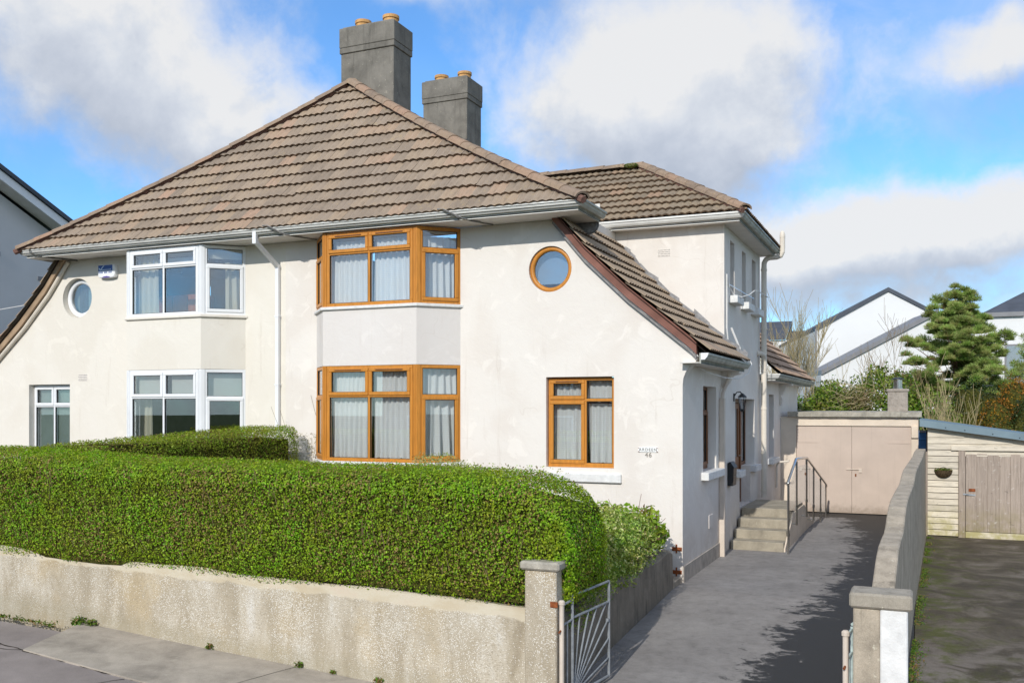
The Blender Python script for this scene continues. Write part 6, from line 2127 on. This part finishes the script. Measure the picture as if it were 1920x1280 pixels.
# its long side, with downpipe and a tall window
Geo().obox(M1, (-0.10, 0.05, 0), (-0.01, 0.15, 7.4)).obj("downpipe", 'zinc', h1)
for (a, b, z0, z1) in ((3.0, 3.9, 3.6, 5.6), (8, 9.2, 3.6, 5.6)):
    w1 = Geo().obox(M1, (-0.05, a, z0), (-0.005, b, z1)).obj("window", 'zinc', h1)
    Geo().obox(M1, (-0.06, a + 0.1, z0 + 0.1), (-0.051, b - 0.1, z1 - 0.1)).obj("pane", 'modern_roof', w1)
h2_, M2_ = block("lean_to_house", "lower white house front with a sloping zinc roof edge in front of the tall gable", (-4.70, 50), 14.8, 5.6, 4.5, 4.4, 7.3, 'modern', 'zinc', gable_cut=[(0, -0.3), (5.6, -0.3), (5.6, 7.42), (0, 4.42)])
h3 = thing("flat_fronted_house", "white house with a low dark pitched roof and a grey window behind the pine tree", "house", (3, 56, 0))
Geo().box((0.3, 56, -0.3), (9, 64, 7.55)).obj("wall", 'modern', h3)
Geo().box((0.25, 55.8, 7.552), (4.85, 64, 7.78)).obj("roof_edge", 'zinc', h3)
Geo().add([(2.9, 56.1, 7.79), (9.5, 56.1, 7.79), (9.5, 60, 9.6), (5.9, 60, 9.6), (2.9, 64, 7.79), (9.5, 64, 7.79)], [(0, 1, 2, 3), (4, 3, 2, 5), (0, 3, 4)]).obj("roof", 'modern_roof', h3)
w3 = Geo().box((3.95, 55.96, 3.2), (5.0, 55.999, 6.1)).obj("window", 'zinc', h3)
Geo().box((4.05, 55.95, 3.3), (4.9, 55.959, 6.0)).obj("pane", 'glass', w3)
w3 = Geo().box((2.5, 55.96, 2.6), (3.7, 55.999, 4.9)).obj("window", 'zinc', h3)
Geo().box((2.6, 55.95, 2.7), (3.6, 55.959, 4.8)).obj("pane", 'glass', w3)
h4 = thing("far_house", "distant white houses with dark stepped roofs beyond the wing", "house", (-9, 75, 0))
Geo().box((-16, 75, -0.3), (-8.1, 82, 7.95)).box((-8.1, 76, -0.3), (-3, 82, 7.9)).obj("wall", 'modern', h4)
Geo().add([(-16, 74.8, 7.96), (-9.65, 74.8, 7.96), (-9.65, 79, 9.75), (-16, 79, 9.75)], [(0, 1, 2, 3)]).add([(-9.65, 74.8, 7.9), (-9.65, 79, 9.75), (-9.65, 79, 7.9)], [(0, 1, 2)]).add([(-9.64, 75.6, 7.92), (-3, 75.6, 7.92), (-3, 79, 8.95), (-9.64, 79, 8.95)], [(0, 1, 2, 3)]).obj("roof", 'modern_roof', h4)
h5 = thing("grey_house", "pale grey rendered house with a white bargeboard past the left end of the pair", "house", (-29, 18, 0))
XG = -27.0
rake = [(16.0, 11.55), (25.9, 6.95)]
Geo().prism([(9.5, -0.4), (23.3, -0.4), (23.3, 8.60), (16.6, 11.75), (9.5, 8.5)], 'x', XG - 9, XG).obj("wall", 'grey_house', h5)
def rz_(y):
    return 10.23 - 0.461 * (y - 20.69)
for (nm, mat_, x0, x1, d0, d1) in (("bargeboard", 'upvc', XG + 0.55, XG + 0.60, -0.30, -0.02), ("soffit", 'soffit', XG, XG + 0.55, -0.30, -0.27), ("roof", 'modern_roof', XG - 9.3, XG + 0.68, 0.0, 0.14)):
    Geo().prism([(16.2, rz_(16.2) + d0), (23.9, rz_(23.9) + d0), (23.9, rz_(23.9) + d1), (16.2, rz_(16.2) + d1)], 'x', x0, x1).obj(nm, mat_, h5)
for (y, z) in ((20.9, 7.6), (22.6, 7.0)):
    Geo().box((XG, y, z), (XG + 0.02, y + 0.3, z + 0.14)).obj("wall_vent", 'zinc', h5)

# ------------------------------------------------------------------ the other side of the street, mirrored in the window panes
oh = thing("street_hedge", "long hedge on the far side of the street, behind the photographer", "hedge", (-8, -9, -0.4))
P_, N_ = shell_points((-34, -10.0, -0.5), (16, -8.6, 1.75), 0.25, 30000, depth=0.15, wob=0.08, wscale=0.8, seed=91)
core_obj("branches", (-33.8, -9.9, -0.6), (15.8, -8.75, 1.62), oh, seed=9)
leaf_obj("foliage", P_, N_, 0.13, 0.65, 'hedge2', oh, seed=91)
for (x, lab) in ((-24.0, "brick house across the street, mirrored in the left bay windows"), (-4.0, "brick house across the street, mirrored in the orange-framed windows")):
    ob = thing("street_house", lab, "house", (x, -24, -0.4))
    Geo().box((x - 7, -30, -0.6), (x + 7, -22.5, 6.2)).obj("wall", 'brick', ob)
    Geo().add([(x - 7.5, -22, 6.1), (x + 7.5, -22, 6.1), (x + 3.5, -26.3, 10.6), (x - 3.5, -26.3, 10.6), (x - 7.5, -30.5, 6.1), (x + 7.5, -30.5, 6.1)], [(0, 1, 2, 3), (5, 4, 3, 2), (0, 3, 4), (1, 5, 2)]).obj("roof", 'brown_roof', ob)
    for dx in (-4.5, -1.5, 1.5, 4.5):
        for z in (0.9, 3.9):
            wq = Geo().box((x + dx - 0.7, -22.5, z), (x + dx + 0.7, -22.44, z + 1.4)).obj("window", 'upvc', ob)
            Geo().box((x + dx - 0.6, -22.439, z + 0.1), (x + dx + 0.6, -22.43, z + 1.3)).obj("pane", 'modern_roof', wq)
    Geo().box((x - 0.5, -27, 9.8), (x + 0.5, -25.8, 11.8)).obj("chimney", 'brick', ob)

# ------------------------------------------------------------------ trees and shrubs behind the garage
def bare_tree(name, label, base, height, r0, seed, mat, levels=3, spread=0.45, kids=5, stems=1, lean=0.15, r_min=0.008, cat="tree", seglen=0.55):
    t = thing(name, label, cat, base)
    rnd = random.Random(seed)
    g = Geo()
    for s_ in range(stems):
        a = rnd.uniform(0, 2 * math.pi)
        l = lean * (0.4 if stems == 1 else rnd.uniform(0.5, 1.6))
        branch_geo(g, (base[0] + rnd.uniform(-.1, .1) * stems, base[1] + rnd.uniform(-.1, .1) * stems, base[2]), (math.cos(a) * l, math.sin(a) * l, 1), height * rnd.uniform(0.75, 1.0) * (1.0 if stems > 1 else 0.9), r0, levels, rnd, spread, kids, 0.35, 5, 0.3, r_min)
    g.obj("trunk_and_limbs", mat, t, fix=False)
    return t


bare_tree("birch_sapling", "slender bare pale-twigged tree beside the wing, in front of the white side wall", (-4.15, 35.5, 0), 4.3, 0.05, 5, 'twig', 3, 0.42, 7, 1, 0.05, 0.006)
bare_tree("birch_sapling", "second bare sapling close to the soil pipe, browner and shorter", (-5.0, 37, 0), 3.5, 0.045, 15, 'twig', 3, 0.45, 7, 2, 0.1, 0.006)
bare_tree("bare_tree", "grey bare tree between the ivy mound and the pine", (-0.75, 38, 0), 3.9, 0.06, 8, 'twig_b', 3, 0.48, 6, 1, 0.1, 0.006)
bare_tree("bare_shrub", "many-stemmed pale bare shrub directly above the shed roof edge", (1.15, 31, 0), 2.5, 0.028, 12, 'twig', 2, 0.38, 5, 7, 0.45, 0.006, "shrub")
bare_tree("bare_shrub", "bare pale shrub at the left of the pine trunk, rising from the ivy", (0.45, 32.5, 0), 2.6, 0.03, 22, 'twig', 2, 0.4, 5, 3, 0.35, 0.006, "shrub")

# ivy mound
iv = thing("ivy_mound", "big mound of ivy and brambles rising behind the garage roof", "shrub", (-1.8, 34, 0))
Ps, Ns = [], []
for i, (c, rad, n) in enumerate((((-1.2, 34, 2.2), (1.4, 1.2, 1.95), 15000), ((-2.7, 33.5, 1.9), (1.2, 1.2, 1.65), 12000), ((-3.6, 33, 1.6), (0.9, 1.0, 1.5), 8000), ((0.1, 34, 1.9), (1.1, 1.2, 1.5), 9000), ((-3.0, 34.6, 2.4), (0.6, 0.8, 1.35), 5000))):
    p, q = blob_points(c, rad, n, seed=60 + i, depth=0.3, wob=0.2, wscale=2.2)
    Ps.append(p)
    Ns.append(q)
leaf_obj("foliage", np.concatenate(Ps), np.concatenate(Ns), 0.085, 0.75, 'ivy', iv, seed=11, jitter=0.6)
g = Geo()
rnd = random.Random(2)
for k in range(60):
    x = rnd.uniform(-2.55, -1.35)
    z = 3.05 + rnd.uniform(-0.35, 0.45)
    y = 32.65 + rnd.uniform(-0.25, 0.25)
    d = Vector((rnd.uniform(-1.2, 0.2), rnd.uniform(-0.4, 0.2), rnd.uniform(-0.6, 0.5)))
    g.tube([(x, y, z), (x + d.x * 0.25, y + d.y * 0.25, z + d.z * 0.25 + 0.05), (x + d.x * 0.55, y + d.y * 0.55, z + d.z * 0.4 - 0.05)], [0.012, 0.009, 0.004], 4, cap=False)
for k in range(9):
    x = rnd.uniform(-3.9, -0.6)
    branch_geo(g, (x, 33.2, 2.3 + rnd.uniform(0, .8)), (rnd.uniform(-.5, .5), -.2, 1), rnd.uniform(0.7, 1.6), 0.012, 1, rnd, 0.5, 4, r_min=0.005)
g.obj("dead_bramble", 'twig', iv, fix=False)
p, q = blob_points((-1.95, 32.9, 3.05), (0.75, 0.3, 0.45), 2600, seed=71, depth=0.7)
leaf_obj("dead_leaves", p, q, 0.07, 0.22, 'dead', iv, seed=5)

# pine: whorled limbs, each with clusters of long needles
def pine(name, label, base, h, width, seed, n_needles=60000, dens=1.0):
    t = thing(name, label, "tree", base)
    rnd = random.Random(seed)
    rr = np.random.default_rng(seed)
    g = Geo()
    bx, by, bz = base
    g.tube([(bx, by, bz), (bx + 0.05, by, bz + h * 0.35), (bx - 0.03, by, bz + h * 0.7), (bx, by, bz + h)], [0.15, 0.12, 0.07, 0.015], 8)
    cl = []
    z = h * 0.38
    while z < h * 0.985:
        u = (z - h * 0.38) / (h * 0.62)
        prof = float(np.interp(u, [0, 0.12, 0.3, 0.5, 0.62, 0.8, 0.93, 1.0], [0.75, 1.0, 0.92, 0.66, 0.50, 0.36, 0.20, 0.07]))
        L = width * prof
        nb = 7 if u < 0.75 else 5
        a0 = rnd.uniform(0, 6.28)
        z_w = z
        for k in range(nb):
            if rnd.random() < 0.17:
                continue
            a = a0 + k * 2 * math.pi / nb + rnd.uniform(-.3, .3)
            l = L * rnd.uniform(0.62, 1.15)
            rise = 0.02 + 0.75 * u + rnd.uniform(-0.12, 0.25)
            z = z_w + rnd.uniform(-0.36, 0.36) * (1 - u)
            tip = Vector((bx + math.cos(a) * l, by + math.sin(a) * l, bz + z + l * rise))
            mid = Vector((bx + math.cos(a) * l * 0.5, by + math.sin(a) * l * 0.5, bz + z + l * rise * 0.3))
            g.tube([(bx, by, bz + z), mid, tip], [0.03 * (1 - 0.6 * u), 0.018, 0.006], 5, cap=False)
            ns = max(3, int(l * 5.5))
            for j in range(ns):
                s_ = 0.28 + 0.72 * j / (ns - 1)
                p = Vector((bx, by, bz + z)).lerp(mid, s_ * 2) if s_ < 0.5 else mid.lerp(tip, s_ * 2 - 1)
                side = rnd.uniform(-1, 1) * 0.34 * l * (1 - abs(s_ - 0.6))
                q = p + Vector((-math.sin(a) * side, math.cos(a) * side, rnd.uniform(-0.14, 0.34)))
                g.tube([p, q], [0.008, 0.004], 4, cap=False)
                cl.append((q, rnd.uniform(0.14, 0.26)))
            cl.append((tip, 0.15))
        z = z_w
        z += h * 0.050 * rnd.uniform(0.85, 1.2)
    cl.append((Vector((bx, by, bz + h)), 0.12))
    g.obj("trunk_and_limbs", 'pine_bark', t, fix=False)
    per = max(12, int(n_needles / len(cl)))
    P_, N_ = [], []
    for (c, r) in cl:
        d = rr.normal(0, 1, (per, 3))
        d /= np.linalg.norm(d, axis=1, keepdims=True)
        d[:, 2] = np.abs(d[:, 2]) * 0.9 + 0.1 * d[:, 2]
        P_.append(np.array(c) + d * (rr.random((per, 1)) ** 0.6) * r * np.array([1.15, 1.15, 1.0]))
        N_.append(d)
    P_, N_ = np.concatenate(P_), np.concatenate(N_)
    # needles: thin blades pointing out of their tuft
    n = len(P_)
    Dv = N_ + rr.normal(0, 0.35, (n, 3)) + np.array([0, 0, 0.35])
    Dv /= np.linalg.norm(Dv, axis=1, keepdims=True)
    S = np.cross(Dv, rr.normal(0, 1, (n, 3)))
    S /= np.linalg.norm(S, axis=1, keepdims=True)
    ln = rr.uniform(0.09, 0.15, (n, 1))
    v = np.empty((n, 3, 3))
    v[:, 0] = P_ - S * 0.011
    v[:, 1] = P_ + S * 0.011
    v[:, 2] = P_ + Dv * ln
    me = bpy.data.meshes.new("needles")
    me.vertices.add(3 * n)
    me.vertices.foreach_set('co', v.reshape(-1).astype(np.float32))
    me.loops.add(3 * n)
    me.loops.foreach_set('vertex_index', np.arange(3 * n, dtype=np.int32))
    me.polygons.add(n)
    me.polygons.foreach_set('loop_start', np.arange(n, dtype=np.int32) * 3)
    at_ = me.attributes.new('tint', 'FLOAT', 'FACE')
    tuft = np.repeat(rr.random(len(cl)) * 0.6, per)
    at_.data.foreach_set('value', np.clip(tuft + rr.random(n) * 0.4, 0, 1).astype(np.float32))
    me.materials.append(MAT['pine'])
    me.update(calc_edges=True)
    place(bpy.data.objects.new("needles", me), t)
    return t


pine("pine_tree", "tall open-branched pine tree in front of the white houses", (1.15, 40, 0), 7.15, 2.0, 3, 210000)
pine("pine_tree", "smaller pine cut by the right edge of the picture, above the orange bush", (4.15, 41, 0), 6.0, 1.35, 9, 30000)


def bush(name, label, base, blobs, size, mat, n_leaf, seed, cat="shrub", aspect=0.6):
    return shrub(name, label, base, blobs, size, aspect, mat, n_leaf, twigs=6, tw_len=1.6, heart=0.8, cat=cat, seed=seed, depth=0.35)


bush("evergreen_bush", "dark evergreen bush under the pine tree", (1.5, 37, 0), [((1.6, 37, 1.9), (1.0, 1.0, 2.0)), ((2.2, 37.5, 2.0), (0.9, 0.9, 1.6)), ((0.8, 37, 1.6), (0.8, 0.8, 1.5)), ((0.0, 37.5, 1.6), (0.9, 0.8, 1.45)), ((3.0, 37.4, 1.9), (1.0, 0.8, 1.6))], 0.075, 'dark_leaf', 12000, 31)
bush("orange_bush", "bush with bright orange foliage at the right edge above the shed roof", (2.75, 35.5, 0), [((2.75, 34.5, 2.75), (0.65, 0.6, 1.05)), ((2.2, 34, 2.2), (0.6, 0.5, 0.9)), ((3.4, 34.8, 2.8), (0.6, 0.5, 1.05))], 0.055, 'orange_leaf', 9000, 32)
bush("conifer_bush", "very dark conifer bush in front of the orange bush", (2.95, 33.5, 0), [((2.95, 33.5, 1.7), (0.5, 0.5, 1.45)), ((3.45, 33.5, 1.9), (0.6, 0.5, 1.3))], 0.06, 'dark_leaf', 8000, 33)
bush("olive_bush", "olive-green bush along the shed roof at the right edge", (2.3, 32, 0), [((2.2, 32, 1.2), (0.9, 0.6, 1.15)), ((3.2, 32, 1.1), (1.0, 0.6, 1.0))], 0.06, 'olive_leaf', 9000, 34)
bush("dark_bush", "small dark green bush beside the rear extension's corner, left of the ivy", (-4.35, 32.5, 0), [((-4.3, 32.6, 1.6), (0.6, 0.5, 1.55)), ((-3.8, 32.4, 1.5), (0.5, 0.5, 1.4))], 0.06, 'dark_leaf', 7000, 35)
bush("yellow_bush", "yellow-green leafy bush standing up beside the lower white house", (-3.3, 35.2, 0), [((-3.3, 35.2, 2.3), (0.75, 0.6, 1.25)), ((-2.8, 35.4, 2.7), (0.35, 0.3, 0.5))], 0.08, 'olive_leaf', 5000, 36)
